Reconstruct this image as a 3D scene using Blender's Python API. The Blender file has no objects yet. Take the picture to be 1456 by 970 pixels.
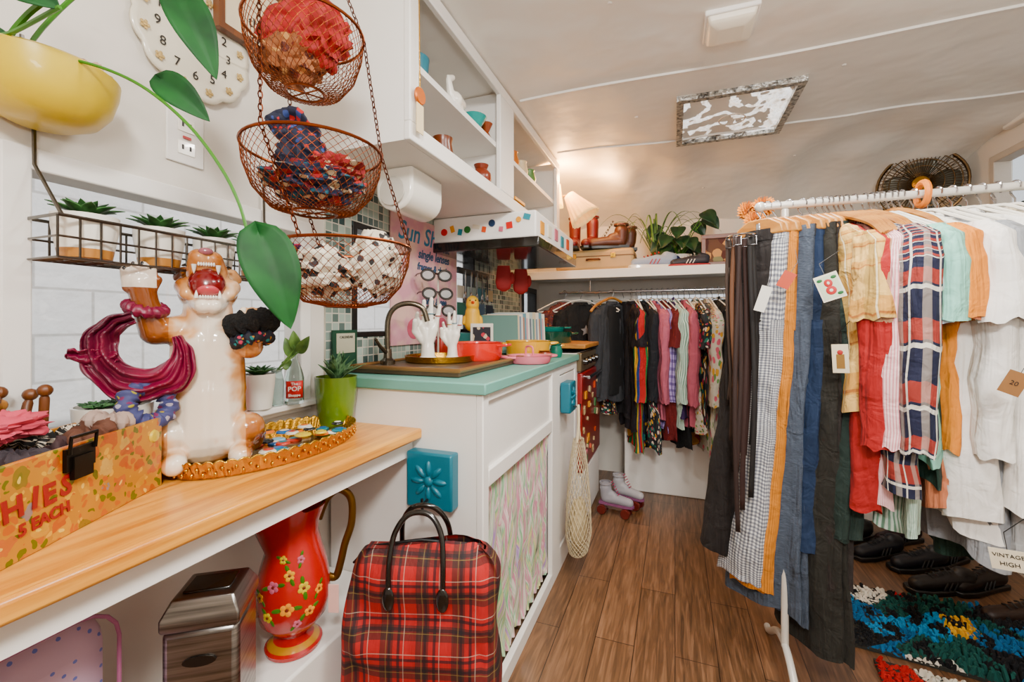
import bpy, math, random
from mathutils import Vector, Matrix, noise
random.seed(7)
R=random.random
pi=math.pi
# ---------------------------------------------------------------- calibration
FPX=620.0; CX=728.0; HY=460.0; CH=1.05
TH=math.radians(20.5); S_=math.sin(TH); C_=math.cos(TH)
def ray(px,py):
    u=(px-CX)/FPX; v=(HY-py)/FPX
    return Vector((-S_+u*C_, C_+u*S_, v))
CAM=Vector((0,0,CH))
def at(px,py,k): return CAM+ray(px,py)*k
def onX(px,py,X): r=ray(px,py); return CAM+r*(X/r.x)
def onY(px,py,Y): r=ray(px,py); return CAM+r*(Y/r.y)
def onZ(px,py,Z): r=ray(px,py); return CAM+r*((Z-CH)/r.z)
# ---------------------------------------------------------------- materials
def hx(h):
    if not isinstance(h,str): return tuple(h)+(1,) if len(h)==3 else h
    h=h.lstrip('#'); c=[int(h[i:i+2],16)/255 for i in (0,2,4)]
    c=[(x/12.92 if x<=.04045 else ((x+.055)/1.055)**2.4) for x in c]
    L=.25*c[0]+.6*c[1]+.15*c[2]
    return tuple(max(0.0,min(1,(L+(x-L)*1.2)))**1.2 for x in c)+(1,)
class G:
    def __init__(s,nt): s.nt=nt
    def n(s,t,**k):
        nd=s.nt.nodes.new(t)
        for a,b in k.items(): setattr(nd,a,b)
        return nd
    def put(s,sock,v):
        if isinstance(v,bpy.types.NodeSocket): s.nt.links.new(v,sock)
        else: sock.default_value=v
    def math(s,op,a,b=0.0):
        nd=s.n('ShaderNodeMath',operation=op); s.put(nd.inputs[0],a); s.put(nd.inputs[1],b); return nd.outputs[0]
    def mix(s,f,a,b):
        nd=s.n('ShaderNodeMix',data_type='RGBA'); s.put(nd.inputs[0],f)
        s.put(nd.inputs[6],hx(a) if isinstance(a,str) else a); s.put(nd.inputs[7],hx(b) if isinstance(b,str) else b); return nd.outputs[2]
    def uv(s): return s.n('ShaderNodeTexCoord').outputs['UV']
    def ob(s): return s.n('ShaderNodeTexCoord').outputs['Object']
    def map(s,vec,sc=(1,1,1),ro=(0,0,0)):
        nd=s.n('ShaderNodeMapping'); s.put(nd.inputs[0],vec); nd.inputs[3].default_value=sc; nd.inputs[2].default_value=ro; return nd.outputs[0]
    def xyz(s,vec):
        nd=s.n('ShaderNodeSeparateXYZ'); s.put(nd.inputs[0],vec); return nd.outputs
    def noise(s,vec,sc,det=2,dist=0):
        nd=s.n('ShaderNodeTexNoise'); s.put(nd.inputs['Vector'],vec); nd.inputs['Scale'].default_value=sc; nd.inputs['Detail'].default_value=det; nd.inputs['Distortion'].default_value=dist; return nd.outputs[0]
    def vor(s,vec,sc,rnd=1):
        nd=s.n('ShaderNodeTexVoronoi'); s.put(nd.inputs['Vector'],vec); nd.inputs['Scale'].default_value=sc; nd.inputs['Randomness'].default_value=rnd; return nd.outputs[0],nd.outputs[1]
    def stripe(s,c,freq,w,off=0):
        f=s.math('FRACT',s.math('ADD',s.math('MULTIPLY',c,freq),off)); return s.math('LESS_THAN',f,w)
    def ramp(s,f,stops,const=False):
        nd=s.n('ShaderNodeValToRGB'); s.put(nd.inputs[0],f); cr=nd.color_ramp
        if const: cr.interpolation='CONSTANT'
        while len(cr.elements)<len(stops): cr.elements.new(.5)
        for e,(p,c) in zip(cr.elements,stops): e.position=p; e.color=hx(c)
        return nd.outputs[0]
def pmat(name,fn,rough=.7,metal=0,bump=None,**k):
    m=bpy.data.materials.new(name); m.use_nodes=True; nt=m.node_tree; b=nt.nodes['Principled BSDF']; g=G(nt)
    c=fn(g); g.put(b.inputs['Base Color'],hx(c) if isinstance(c,str) else c)
    b.inputs['Roughness'].default_value=rough; b.inputs['Metallic'].default_value=metal
    for a,v in k.items(): b.inputs[a.replace('_',' ')].default_value=v
    if bump:
        bn=g.n('ShaderNodeBump'); bn.inputs['Strength'].default_value=bump[1]; bn.inputs['Distance'].default_value=bump[2] if len(bump)>2 else .01
        g.put(bn.inputs['Height'],g.noise(g.ob(),bump[0],3)); nt.links.new(bn.outputs[0],b.inputs['Normal'])
    return m
_mc={}
def mat(h,rough=.5,metal=0,var=.12,sc=18,emis=0,trans=0,coat=0,bump=None,name=None,alpha=1):
    key=(h,rough,metal,emis,trans,coat,bump,alpha)
    if key in _mc: return _mc[key]
    c=hx(h); d=tuple(x*(1-var) for x in c[:3])+(1,)
    def fn(g): return g.mix(g.noise(g.ob(),sc,3),c,d)
    k={}
    if trans: k['Transmission_Weight']=trans
    if coat: k['Coat_Weight']=coat
    if emis: k['Emission_Strength']=emis; k['Emission_Color']=c
    if alpha<1: k['Alpha']=alpha
    m=pmat(name or 'mat_'+h.strip('#'),fn,rough,metal,bump,**k); _mc[key]=m; return m
_fab=set()
def fabricize(m,dist=.026,st=.9):
    if m.name in _fab: return m
    _fab.add(m.name); nt=m.node_tree; g=G(nt); b=nt.nodes['Principled BSDF']
    h=g.math('ADD',g.math('MULTIPLY',g.noise(g.map(g.ob(),(24,24,3.0)),1,3,.6),1.0),g.math('MULTIPLY',g.noise(g.ob(),20,3,.8),.4))
    bn=g.n('ShaderNodeBump'); bn.inputs['Strength'].default_value=st; bn.inputs['Distance'].default_value=dist; g.put(bn.inputs['Height'],h); nt.links.new(bn.outputs[0],b.inputs['Normal'])
    return m
def plaid(name,base,bands,rough=.85,obj=False):
    def fn(g):
        o=g.xyz(g.ob() if obj else g.uv()); c=hx(base)
        for ax,fr,w,off,col,al in bands:
            if ax=='h': cc=o[2] if obj else o[1]
            else: cc=o[0]
            c=g.mix(g.math('MULTIPLY',g.stripe(cc,fr,w,off),al),c,col)
        return c
    return pmat(name,fn,rough)
def floral(name,base,cols,sc=30,th=.35,rough=.7,obj=False,base2=None):
    def fn(g):
        v=g.ob() if obj else g.uv()
        d,c=g.vor(v,sc); h=g.xyz(c)[0]
        n=len(cols); r=g.ramp(h,[(i/n,cols[i]) for i in range(n)],True)
        nz=g.noise(v,sc*2.5,2)
        b=g.mix(nz,base,base2) if base2 else hx(base)
        f=g.math('LESS_THAN',g.math('ADD',d,g.math('MULTIPLY',nz,.25)),th+.12)
        return g.mix(f,b,r)
    return pmat(name,fn,rough)
WHITE=mat('#efece7',.5,var=.05,name='white_paint')
WALLW=mat('#e4dfd7',.6,var=.08,sc=4,name='wall_paint',bump=(12,.2))
CEIL=mat('#f3f0ea',.5,var=.04,sc=3,name='ceiling_paint',bump=(3.2,.45,.05))
def f_floor(g):
    o=g.xyz(g.ob()); cb=g.n('ShaderNodeCombineXYZ'); g.put(cb.inputs[0],o[1]); g.put(cb.inputs[1],o[0])
    br=g.n('ShaderNodeTexBrick'); g.put(br.inputs['Vector'],cb.outputs[0])
    br.inputs['Color1'].default_value=hx('#5e4a38'); br.inputs['Color2'].default_value=hx('#95765e'); br.inputs['Mortar'].default_value=hx('#2e1f15')
    br.inputs['Scale'].default_value=1; br.inputs['Mortar Size'].default_value=.0013; br.inputs['Brick Width'].default_value=.9; br.inputs['Row Height'].default_value=.125
    br.offset=.37
    n=g.noise(g.map(g.ob(),(45,3,1)),1.6,6,1.2); n2=g.noise(g.map(g.ob(),(9,1.5,1)),1.3,3,.6)
    k=g.ramp(n,[(.3,'#3e2f24'),(.52,'#82654e'),(.7,'#ab8a72')])
    return g.mix(g.math('LESS_THAN',br.outputs['Fac'],.5),'#2a1b12',g.mix(.5,g.mix(g.math('MULTIPLY',n2,.7),br.outputs[0],'#4e3a28'),k))
FLOOR=pmat('wood_planks',f_floor,.34)
PINE=pmat('pine_top',lambda g:g.ramp(g.noise(g.map(g.ob(),(30,2.2,30)),1.5,4,1),[(.3,'#c3853e'),(.6,'#e1ad64')]),.28)
WOODD=pmat('dark_wood',lambda g:g.ramp(g.noise(g.map(g.ob(),(20,20,3)),2,4,1),[(.3,'#4a2a16'),(.7,'#8a5a33')]),.45)
WOODL=pmat('light_wood',lambda g:g.ramp(g.noise(g.map(g.ob(),(6,20,20)),2,4,1),[(.3,'#9a6a3a'),(.7,'#c4965e')]),.4)
AQUA=mat('#86b4a8',.4,name='aqua_laminate')
TEAL=mat('#0a7686',.35,name='teal_paint')
CHROME=mat('#c9c9cc',.15,1,var=.05,name='chrome')
STEEL=mat('#7a7772',.3,1,name='wire_steel')
COPPER=mat('#94583a',.32,1,name='copper_wire')
GOLD=mat('#c9a355',.26,1,name='gold_metal',bump=(160,.5,.003))
BLACK=mat('#131213',.4,name='black')
BLACKG=mat('#16130f',.2,coat=.6,name='black_gloss')
CERW=mat('#efebe2',.18,coat=.5,var=.03,name='white_ceramic')
TERRA=mat('#d8b58a',.5)
SOIL=mat('#3a281b',.9,sc=90,var=.5)
LEAF=pmat('leaf_green',lambda g:g.ramp(g.noise(g.ob(),14,3),[(.3,'#123a1e'),(.7,'#2a6434')]),.62,**{'Specular_IOR_Level':.3})
LEAF2=pmat('leaf_dark',lambda g:g.ramp(g.noise(g.ob(),14,3),[(.3,'#0c2a14'),(.7,'#204e2c')]),.45)
LEAFL=pmat('leaf_light',lambda g:g.ramp(g.noise(g.ob(),25,3),[(.3,'#365d32'),(.7,'#829f5c')]),.45)
SUCC=pmat('succulent',lambda g:g.ramp(g.noise(g.ob(),60,2),[(.3,'#1a3f28'),(.7,'#5a8454')]),.45)
YEL=mat('#d2bc00',.34,coat=.15,var=.05)
def f_tile(g):
    o=g.xyz(g.ob()); cb=g.n('ShaderNodeCombineXYZ'); g.put(cb.inputs[0],o[1]); g.put(cb.inputs[1],o[2])
    br=g.n('ShaderNodeTexBrick'); g.put(br.inputs['Vector'],cb.outputs[0]); br.offset=0
    br.inputs['Color1'].default_value=hx('#2f4a4c'); br.inputs['Color2'].default_value=hx('#b4c2b8'); br.inputs['Mortar'].default_value=hx('#c9c6bb')
    br.inputs['Scale'].default_value=1; br.inputs['Mortar Size'].default_value=.0018; br.inputs['Brick Width'].default_value=.027; br.inputs['Row Height'].default_value=.027
    return br.outputs[0]
TILE=pmat('mosaic_tile',f_tile,.2)
def f_brick(g):
    o=g.xyz(g.ob()); cb=g.n('ShaderNodeCombineXYZ'); g.put(cb.inputs[0],o[1]); g.put(cb.inputs[1],o[2])
    br=g.n('ShaderNodeTexBrick'); g.put(br.inputs['Vector'],cb.outputs[0])
    br.inputs['Color1'].default_value=hx('#eceae8'); br.inputs['Color2'].default_value=hx('#e2e0de'); br.inputs['Mortar'].default_value=hx('#c4c1bd')
    br.inputs['Scale'].default_value=1; br.inputs['Mortar Size'].default_value=.008; br.inputs['Brick Width'].default_value=.4; br.inputs['Row Height'].default_value=.2
    br.inputs['Mortar Smooth'].default_value=.6
    return br.outputs[0]
BRICK=pmat('white_blocks',f_brick,.9,bump=(14,.5,.02))
GLASS=mat('#ffffff',.02,trans=1,var=0,name='glass')
# ---------------------------------------------------------------- builder
COL=bpy.context.scene.collection
PM={}
def Rz(a): return Matrix.Rotation(a,4,'Z')
def props(o,label,cat,group,kind):
    if label: o['label']=label
    if cat: o['category']=cat
    if group: o['group']=group
    if kind: o['kind']=kind
def E(name,label,cat,loc,rz=0,group=None,kind=None):
    o=bpy.data.objects.new(name,None); o.empty_display_size=.05; COL.objects.link(o)
    o.location=loc; o.rotation_euler=(0,0,rz); props(o,label,cat,group,kind)
    PM[o.name]=Matrix.Translation(Vector(loc))@Rz(rz); return o
class B:
    def __init__(s): s.v=[];s.f=[];s.mi=[];s.uv=[];s.M=Matrix()
    def add(s,vs,fs,mi=0,uv=None):
        o=len(s.v)
        for i,p in enumerate(vs):
            s.v.append(s.M@Vector(p)); s.uv.append(uv[i] if uv else (p[0]+p[1],p[2]))
        for f in fs: s.f.append([o+i for i in f]); s.mi.append(mi)
        return s
    def box(s,c,sz,mi=0,R=None):
        x,y,z=[d/2 for d in sz]; vs=[Vector((a*x,b*y,d*z)) for d in(-1,1) for b in(-1,1) for a in(-1,1)]
        if R is not None: vs=[R@v for v in vs]
        vs=[v+Vector(c) for v in vs]
        return s.add(vs,[(0,2,3,1),(4,5,7,6),(0,1,5,4),(2,6,7,3),(0,4,6,2),(1,3,7,5)],mi)
    def bb(s,a,b,mi=0): return s.box([(a[i]+b[i])/2 for i in range(3)],[abs(b[i]-a[i]) for i in range(3)],mi)
    def grid(s,fn,nu,nv,mi=0,uvs=(1,1)):
        vs=[];uv=[];fs=[]
        for j in range(nv+1):
            for i in range(nu+1):
                vs.append(fn(i/nu,j/nv)); uv.append((i/nu*uvs[0],j/nv*uvs[1]))
        for j in range(nv):
            for i in range(nu):
                a=j*(nu+1)+i; fs.append((a,a+1,a+nu+2,a+nu+1))
        return s.add(vs,fs,mi,uv)
    def lathe(s,prof,c=(0,0,0),seg=24,mi=0,R=None,sx=1,sy=1,a0=0):
        c=Vector(c); n=len(prof); vs=[];uv=[];fs=[]
        for (r,z) in prof:
            for i in range(seg):
                a=2*pi*i/seg+a0; p=Vector((r*sx*math.cos(a),r*sy*math.sin(a),z))
                if R is not None: p=R@p
                vs.append(p+c); uv.append((i/seg,z))
        for j in range(n-1):
            for i in range(seg):
                k=(i+1)%seg; fs.append((j*seg+i,j*seg+k,(j+1)*seg+k,(j+1)*seg+i))
        return s.add(vs,fs,mi,uv)
    def tube(s,pts,r,seg=8,closed=False,mi=0,cap=True):
        pts=[Vector(p) for p in pts]; n=len(pts); rs=r if isinstance(r,(list,tuple)) else [r]*n
        vs=[];fs=[]; up=None
        for i,p in enumerate(pts):
            if closed: t=pts[(i+1)%n]-pts[i-1]
            else: t=pts[min(i+1,n-1)]-pts[max(i-1,0)]
            if t.length<1e-9: t=Vector((0,0,1))
            t.normalize()
            if up is None: up=Vector((0,0,1)) if abs(t.z)<.9 else Vector((1,0,0))
            a=t.cross(up)
            if a.length<1e-5: a=t.cross(Vector((1,0,0)))
            a.normalize(); b=a.cross(t).normalized(); up=b
            for k in range(seg):
                w=2*pi*k/seg; vs.append(p+(a*math.cos(w)+b*math.sin(w))*rs[i])
        m=n if closed else n-1
        for j in range(m):
            for k in range(seg):
                q=(k+1)%seg; j2=(j+1)%n; fs.append((j*seg+k,j*seg+q,j2*seg+q,j2*seg+k))
        if cap and not closed: fs+= [tuple(range(seg))[::-1],tuple(range((n-1)*seg,n*seg))]
        return s.add(vs,fs,mi)
    def ball(s,c,r,mi=0,seg=14,ring=9,R=None):
        if not isinstance(r,(tuple,list)): r=(r,r,r)
        c=Vector(c)
        def fn(u,v):
            a=2*pi*u; b=pi*v; p=Vector((r[0]*math.cos(a)*math.sin(b),r[1]*math.sin(a)*math.sin(b),-r[2]*math.cos(b)))
            if R is not None: p=R@p
            return c+p
        return s.grid(fn,seg,ring,mi)
    def prism(s,poly,h,M=None,mi=0):
        n=len(poly); vs=[Vector((x,y,0)) for x,y in poly]+[Vector((x,y,h)) for x,y in poly]
        if M is not None: vs=[M@v for v in vs]
        fs=[tuple(range(n))[::-1],tuple(range(n,2*n))]+[(i,(i+1)%n,n+(i+1)%n,n+i) for i in range(n)]
        return s.add(vs,fs,mi)
    def loft(s,rows,seg=28,nv=14,amp=0,fr=60,ph=0,mi=0,nz=0,lean=0,us=1):
        def val(t):
            x=t*(len(rows)-1); i=min(int(x),len(rows)-2); f=x-i; f=f*f*(3-2*f)*.5+f*.5
            return [rows[i][k]*(1-f)+rows[i+1][k]*f for k in range(5)]
        H=abs(rows[-1][2]-rows[0][2]); W=max(r[3] for r in rows)*4; zt=rows[0][2]
        def fn(u,v):
            cx,cy,cz,rx,ry=val(v); a=2*pi*u; ca=math.cos(a); sa=math.sin(a)
            x=rx*ca; q=.2+.8*v
            y=ry*math.copysign(abs(sa)**.7,sa)+amp*q*math.sin(x*fr+ph+v*1.5+1.6*noise.noise(Vector((x*6,v*3,ph))))
            if nz: y+=nz*(noise.noise(Vector((x*14,cz*9,ph*.3+sa*.4)))+.6*noise.noise(Vector((x*30+cz*12,cz*22,ph*.3)))); x+=nz*.8*noise.noise(Vector((sa,cz*8,ph)))*(1 if rx>.03 else .2)
            return (cx+x+lean*(zt-cz),cy+y,cz+amp*1.0*v*math.sin(x*fr*.5+ph*2)+(nz*1.2*v*noise.noise(Vector((ca*2,sa*2,ph))) if nz else 0))
        return s.grid(fn,seg,nv,mi,(W,H))
    def obj(s,name,mat_,parent=None,loc=None,rz=0,label=None,cat=None,group=None,kind=None,bev=0,sub=0,sharp=.75,world=False,solid=0):
        me=bpy.data.meshes.new(name); vs=s.v
        if parent is not None and world:
            inv=PM[parent.name].inverted(); vs=[inv@v for v in vs]
        off=Vector((0,0,0))
        if parent is None and loc is None or parent is not None:
            lo=[min(v[i] for v in vs) for i in range(3)]; hi=[max(v[i] for v in vs) for i in range(3)]
            off=Vector(((lo[0]+hi[0])/2,(lo[1]+hi[1])/2,lo[2] if parent is None else (lo[2]+hi[2])/2))
            if kind=='structure': off=Vector((0,0,0))
            vs=[v-off for v in vs]
        me.from_pydata([tuple(v) for v in vs],[],s.f)
        ul=me.uv_layers.new(name='UVMap')
        for l in me.loops: ul.data[l.index].uv=s.uv[l.vertex_index]
        for p,mi in zip(me.polygons,s.mi): p.material_index=mi; p.use_smooth=True
        for m in (mat_ if isinstance(mat_,(list,tuple)) else [mat_]): me.materials.append(m)
        try: me.set_sharp_from_angle(angle=sharp)
        except Exception: pass
        o=bpy.data.objects.new(name,me); COL.objects.link(o)
        if parent is not None: o.parent=parent; o.location=off
        elif loc is not None: o.location=loc; o.rotation_euler=(0,0,rz); PM[o.name]=Matrix.Translation(Vector(loc))@Rz(rz)
        else: o.location=off; PM[o.name]=Matrix.Translation(off)
        props(o,label,cat,group,kind)
        if solid:
            md=o.modifiers.new('Solidify','SOLIDIFY'); md.thickness=solid; md.offset=0
        if bev:
            md=o.modifiers.new('Bevel','BEVEL'); md.width=bev; md.segments=2; md.limit_method='ANGLE'
        if sub:
            md=o.modifiers.new('Sub','SUBSURF'); md.levels=sub; md.render_levels=sub
        return o
def rezero(o):
    off=o.location.copy()
    for v in o.data.vertices: v.co+=off
    o.location=(0,0,0); return o
def dup(o,loc,rz=None,label=None):
    c=o.copy(); COL.objects.link(c); c.location=loc
    if rz is not None: c.rotation_euler=(0,0,rz)
    if label: c['label']=label
    for ch in o.children:
        d=ch.copy(); COL.objects.link(d); d.parent=c
        for c2 in ch.children:
            e=c2.copy(); COL.objects.link(e); e.parent=d
    return c
def text(st,size,m,M,parent,name='lettering',ext=.0006,align='CENTER',shear=0,off=0):
    cu=bpy.data.curves.new('t','FONT'); cu.body=st; cu.size=size; cu.extrude=ext; cu.align_x=align; cu.align_y='CENTER'; cu.resolution_u=3; cu.shear=shear; cu.offset=off
    to=bpy.data.objects.new('t',cu); COL.objects.link(to); bpy.context.view_layer.update()
    me=bpy.data.meshes.new_from_object(to); bpy.data.objects.remove(to)
    o=bpy.data.objects.new(name,me); me.materials.clear(); me.materials.append(m); COL.objects.link(o); o.parent=parent
    o.matrix_local=PM[parent.name].inverted()@M
    return o
def frame(origin,xd,zd):
    x=Vector(xd).normalized(); y=Vector(zd).normalized(); z=x.cross(y).normalized(); y=z.cross(x)
    m=Matrix((x,y,z)).transposed().to_4x4(); m.translation=Vector(origin); return m
def capsules(name,caps,m,parent,vox=.004,smooth=4,world=False,label=None):
    b=B()
    for p0,r0,p1,r1 in caps:
        p0=Vector(p0);p1=Vector(p1); n=6
        pts=[];rs=[]
        d=(p1-p0); L=d.length; dn=d.normalized() if L>1e-6 else Vector((0,0,1))
        for i in range(5):
            a=pi/2*(1-i/5); pts.append(p0-dn*r0*math.sin(a)); rs.append(max(r0*math.cos(a),1e-4))
        for i in range(n+1): f=i/n; pts.append(p0.lerp(p1,f)); rs.append(r0*(1-f)+r1*f)
        for i in range(1,6):
            a=pi/2*i/5; pts.append(p1+dn*r1*math.sin(a)); rs.append(max(r1*math.cos(a),1e-4))
        b.tube(pts,rs,14)
    o=b.obj(name,m,parent,world=world,label=label)
    md=o.modifiers.new('Remesh','REMESH'); md.mode='VOXEL'; md.voxel_size=vox; md.use_smooth_shade=True
    md=o.modifiers.new('Smooth','SMOOTH'); md.iterations=smooth; md.factor=.6
    return o
def crumple(b,c,r,seed=0,amp=.35,fr=3,mi=0,seg=40,ring=26):
    c=Vector(c); r=Vector(r)
    def fn(u,v):
        a=2*pi*u; t=pi*v; n=Vector((math.cos(a)*math.sin(t),math.sin(a)*math.sin(t),-math.cos(t)))
        w=n+Vector((noise.noise(n*2+Vector((seed,0,0))),noise.noise(n*2+Vector((0,seed,0))),0))*.5
        k=1+amp*(noise.noise(w*fr+Vector((seed*7.3,seed*3.1,0)))-.55*abs(noise.noise(w*fr*1.6+Vector((seed,5,9))))+.2*math.sin(w.x*9+w.z*7+seed))
        return c+Vector((n.x*r.x,n.y*r.y,n.z*r.z))*k
    return b.grid(fn,seg,ring,mi,(.3,.2))
def leafmesh(b,base,tip,width,nrm,bend=.15,heart=True,mi=0):
    base=Vector(base);tip=Vector(tip); ax=tip-base; L=ax.length; a=ax.normalized(); nr=Vector(nrm).normalized(); side=a.cross(nr).normalized(); nr=side.cross(a)
    def fn(u,v):
        x=(u-.5)*2; t=v
        w=width*(math.sin(pi*min(1,t**.62))**.8 if heart else math.sin(pi*t**.8)**.9)*.5
        back=-.12*L*abs(x)*(1-t)**3 if heart else 0
        return base+a*(t*L+back*(1 if t<.5 else 0))+side*(x*w)+nr*(bend*L*math.sin(pi*t)-bend*L*.3+abs(x)*w*.3)
    return b.grid(fn,8,14,mi,(width,L))
def smoothp(P,n=6):
    out=[]; P=[Vector(p) for p in P]
    for i in range(len(P)-1):
        p0=P[max(i-1,0)];p1=P[i];p2=P[i+1];p3=P[min(i+2,len(P)-1)]
        for k in range(n):
            t=k/n; out.append(.5*((2*p1)+(p2-p0)*t+(2*p0-5*p1+4*p2-p3)*t*t+(3*p1-p0-3*p2+p3)*t**3))
    return out+[P[-1]]
# ---------------------------------------------------------------- room shell
WL=-.96; WR=1.35; YB=3.15; YN=-1.1; CZ=1.93
def wallholes(name,axis,pos,thick,a0,a1,holes,m):
    b=B(); zs=(0,CZ+.05)
    def bx(u0,u1,z0,z1):
        if u1-u0<1e-4 or z1-z0<1e-4: return
        if axis=='x': b.bb((pos,u0,z0),(pos+thick,u1,z1))
        else: b.bb((u0,pos,z0),(u1,pos+thick,z1))
    cur=a0
    for (u0,u1,z0,z1) in holes:
        bx(cur,u0,*zs); bx(u0,u1,zs[0],z0); bx(u0,u1,z1,zs[1]); cur=u1
    bx(cur,a1,*zs)
    return b.obj(name,m,kind='structure')
W1=(.375,.915,.84,1.30); W2=(1.13,2.0,1.02,1.36); W3=(2.78,3.04,.95,1.27)
wallholes('wall_left','x',WL,-.06,YN,YB+.05,[W1,W2,W3],WALLW)
W4=(-.25,1.0,.85,1.25)
wallholes('wall_far','y',YB,.06,WL-.06,WR+.06,[W4],WALLW)
W5=(1.5,2.6,1.2,1.78)
wallholes('wall_right','x',WR,.06,YN,YB+.05,[W5],WALLW)
B().bb((WL-.06,YN-.06,0),(WR+.06,YN,CZ+.05)).obj('wall_near',WALLW,kind='structure')
B().bb((WL-.06,YN-.06,-.05),(WR+.06,YB+.06,0)).obj('floor',FLOOR,kind='structure')
def ceil_z(x,y):
    z=CZ
    if y>2.35: t=(y-2.35)/(YB-2.35); z-=.20*t**2
    z+= .004*math.sin(x*5+y*2)*(1 if y>1.2 else .3)
    if y>2.1: k=min(1,(y-2.1)/.35); z+=k*(.022*noise.noise(Vector((x*4,y*3,0)))+.016*math.sin(x*9+2*noise.noise(Vector((x*3,y*2,5)))))
    return z
def fceil(u,v):
    x=WL-.06+u*(WR-WL+.12); y=YN-.06+v*(YB-YN+.12); return (x,y,ceil_z(x,y))
B().grid(lambda u,v:fceil(1-u,v),90,150).obj('ceiling',CEIL,kind='structure',solid=.01)
for k,(y) in enumerate((.55,1.62,2.2)):
    b=B(); b.tube([(x,y+.004*math.sin(x*4),ceil_z(x,y)-.006) for x in [q/20*(WR+.57)-.57 for q in range(21)]],.006,6)
    b.obj('trim_%d'%(k+1),WHITE,kind='structure')
b=B(); b.bb((WR-.03,YN,CZ-.05),(WR,2.5,CZ-.015)); b.obj('trim_4',WHITE,kind='structure',bev=.006)
B().bb((WL-.0,1.0,.9),(WL+.006,2.7,1.02)).bb((WL,1.0,1.02),(WL+.006,W2[0]-.02,1.49)).bb((WL,W2[0]-.02,1.36),(WL+.006,2.7,1.49)).bb((WL,2.02,1.02),(WL+.006,2.7,1.36)).obj('trim_5',TILE,kind='structure')
def window(n,axis,pos,w,out,fm,fr=.025):
    u0,u1,z0,z1=w; e=E('window_%d'%n,None,None,(pos,(u0+u1)/2,z0) if axis=='x' else ((u0+u1)/2,pos,z0),kind='structure')
    b=B()
    def bx(a,c,d0,d1,bb=b):
        (bb.bb((d0,a[0],a[1]),(d1,c[0],c[1])) if axis=='x' else bb.bb((a[0],d0,a[1]),(c[0],d1,c[1])))
    s=out; d0=pos-s*.008; d1=pos+s*.055
    bx((u0-fr,z0-fr),(u0+.006,z1+fr),d0,d1); bx((u1-.006,z0-fr),(u1+fr,z1+fr),d0,d1); bx((u0,z1-.006),(u1,z1+fr),d0,d1); bx((u0,z0-fr),(u1,z0+.003),d0,d1)
    b.obj('frame',fm,e,world=True,bev=.003)
    g=B(); bx((u0,z0),(u1,z1),pos+s*.05,pos+s*.052,g); g.obj('pane',GLASS,e,world=True)
window(1,'x',WL,W1,-1,WHITE,.03); window(2,'x',WL,W2,-1,BLACK,.015); window(3,'x',WL,W3,-1,BLACK,.03); window(4,'y',YB,W4,1,WHITE); window(5,'x',WR,W5,1,mat('#cfc7bc',.5))
B().bb((WL-.05,W1[0]-.03,.826),(WL+.035,W1[1]+.05,.842)).obj('trim_6',WHITE,kind='structure',bev=.004)
B().bb((-2.6,-4,-1),(-2.5,7,4)).obj('wall_exterior',BRICK,kind='structure')
B().bb((-2.5,-4,-1.1),(6,9,-1.0)).obj('ground',mat('#9a958c',.9),kind='structure')
B().bb((WL,YN,0),(WL+.012,1.0,.08)).obj('baseboard_left',WHITE,kind='structure')
# ---------------------------------------------------------------- ceiling fixtures
p=onZ(1038,28,CZ)
e=E('ceiling_light','square white plastic ceiling light fixture','light fixture',(p.x,p.y,CZ-.045))
B().box((0,0,.036),(.14,.14,.018)).obj('base',WHITE,e,bev=.004)
B().lathe([(0,0),(.05,.0),(.082,.010),(.092,.034),(.092,.04)],seg=4,a0=pi/4).obj('diffuser',mat('#e9e1d2',.4,emis=.12),e,bev=.006)
c=[onZ(958,140,CZ),onZ(1138,100,CZ),onZ(1120,178,CZ),onZ(965,202,CZ)]
x0=(c[0].x+c[3].x)/2; x1=(c[1].x+c[2].x)/2; y0=(c[0].y+c[1].y)/2; y1=(c[2].y+c[3].y)/2
FOIL=pmat('foil_tape',lambda g:g.ramp(g.noise(g.ob(),60,4),[(.35,'#6b6b6a'),(.6,'#d7d6d2')]),.28,.85,bump=(80,.9,.012))
e=E('roof_vent','square roof vent with foil-taped frame and crinkled clear plastic cover','roof vent',((x0+x1)/2,(y0+y1)/2,CZ-.03))
b=B(); t=.026; zz=(CZ-.028,CZ+.004)
b.bb((x0,y0,zz[0]),(x1,y0+t,zz[1])).bb((x0,y1-t,zz[0]),(x1,y1,zz[1])).bb((x0,y0+t,zz[0]),(x0+t,y1-t,zz[1])).bb((x1-t,y0+t,zz[0]),(x1,y1-t,zz[1])); b.obj('frame',FOIL,e,world=True)
SKYP=pmat('vent_plastic_glow',lambda g:g.ramp(g.noise(g.ob(),9,4,2),[(.35,'#c0b8ae'),(.5,'#e3ded6'),(.7,'#ffffff')]),.12,bump=(22,1,.06))
nt=SKYP.node_tree; g=G(nt); bs=nt.nodes['Principled BSDF']
def vent_glow(g):
    n=g.noise(g.ob(),7,6,2.5); n2=g.noise(g.map(g.ob(),(14,6,1)),1.5,5,3)
    s_=g.math('ADD',g.math('MULTIPLY',n,.5),g.math('MULTIPLY',n2,.5))
    return g.ramp(s_,[(.30,'#b9aa9c'),(.42,'#e2d9cf'),(.50,'#fffaf4'),(.56,'#ffffff'),(.62,'#d9cec2'),(.70,'#fffaf4')])
g.put(bs.inputs['Emission Color'],vent_glow(g)); bs.inputs['Emission Strength'].default_value=1.5  # daylight through the plastic cover is put in as mottled emission
b=B(); b.grid(lambda u,v:(x0+t+u*(x1-x0-2*t),y0+t+v*(y1-y0-2*t),CZ-.016+.03*abs(noise.noise(Vector((u*4,v*4,0))))+.014*abs(noise.noise(Vector((u*11,v*9,3))))),60,60); b.obj('cover',SKYP,e,world=True,sharp=.2)
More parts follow.
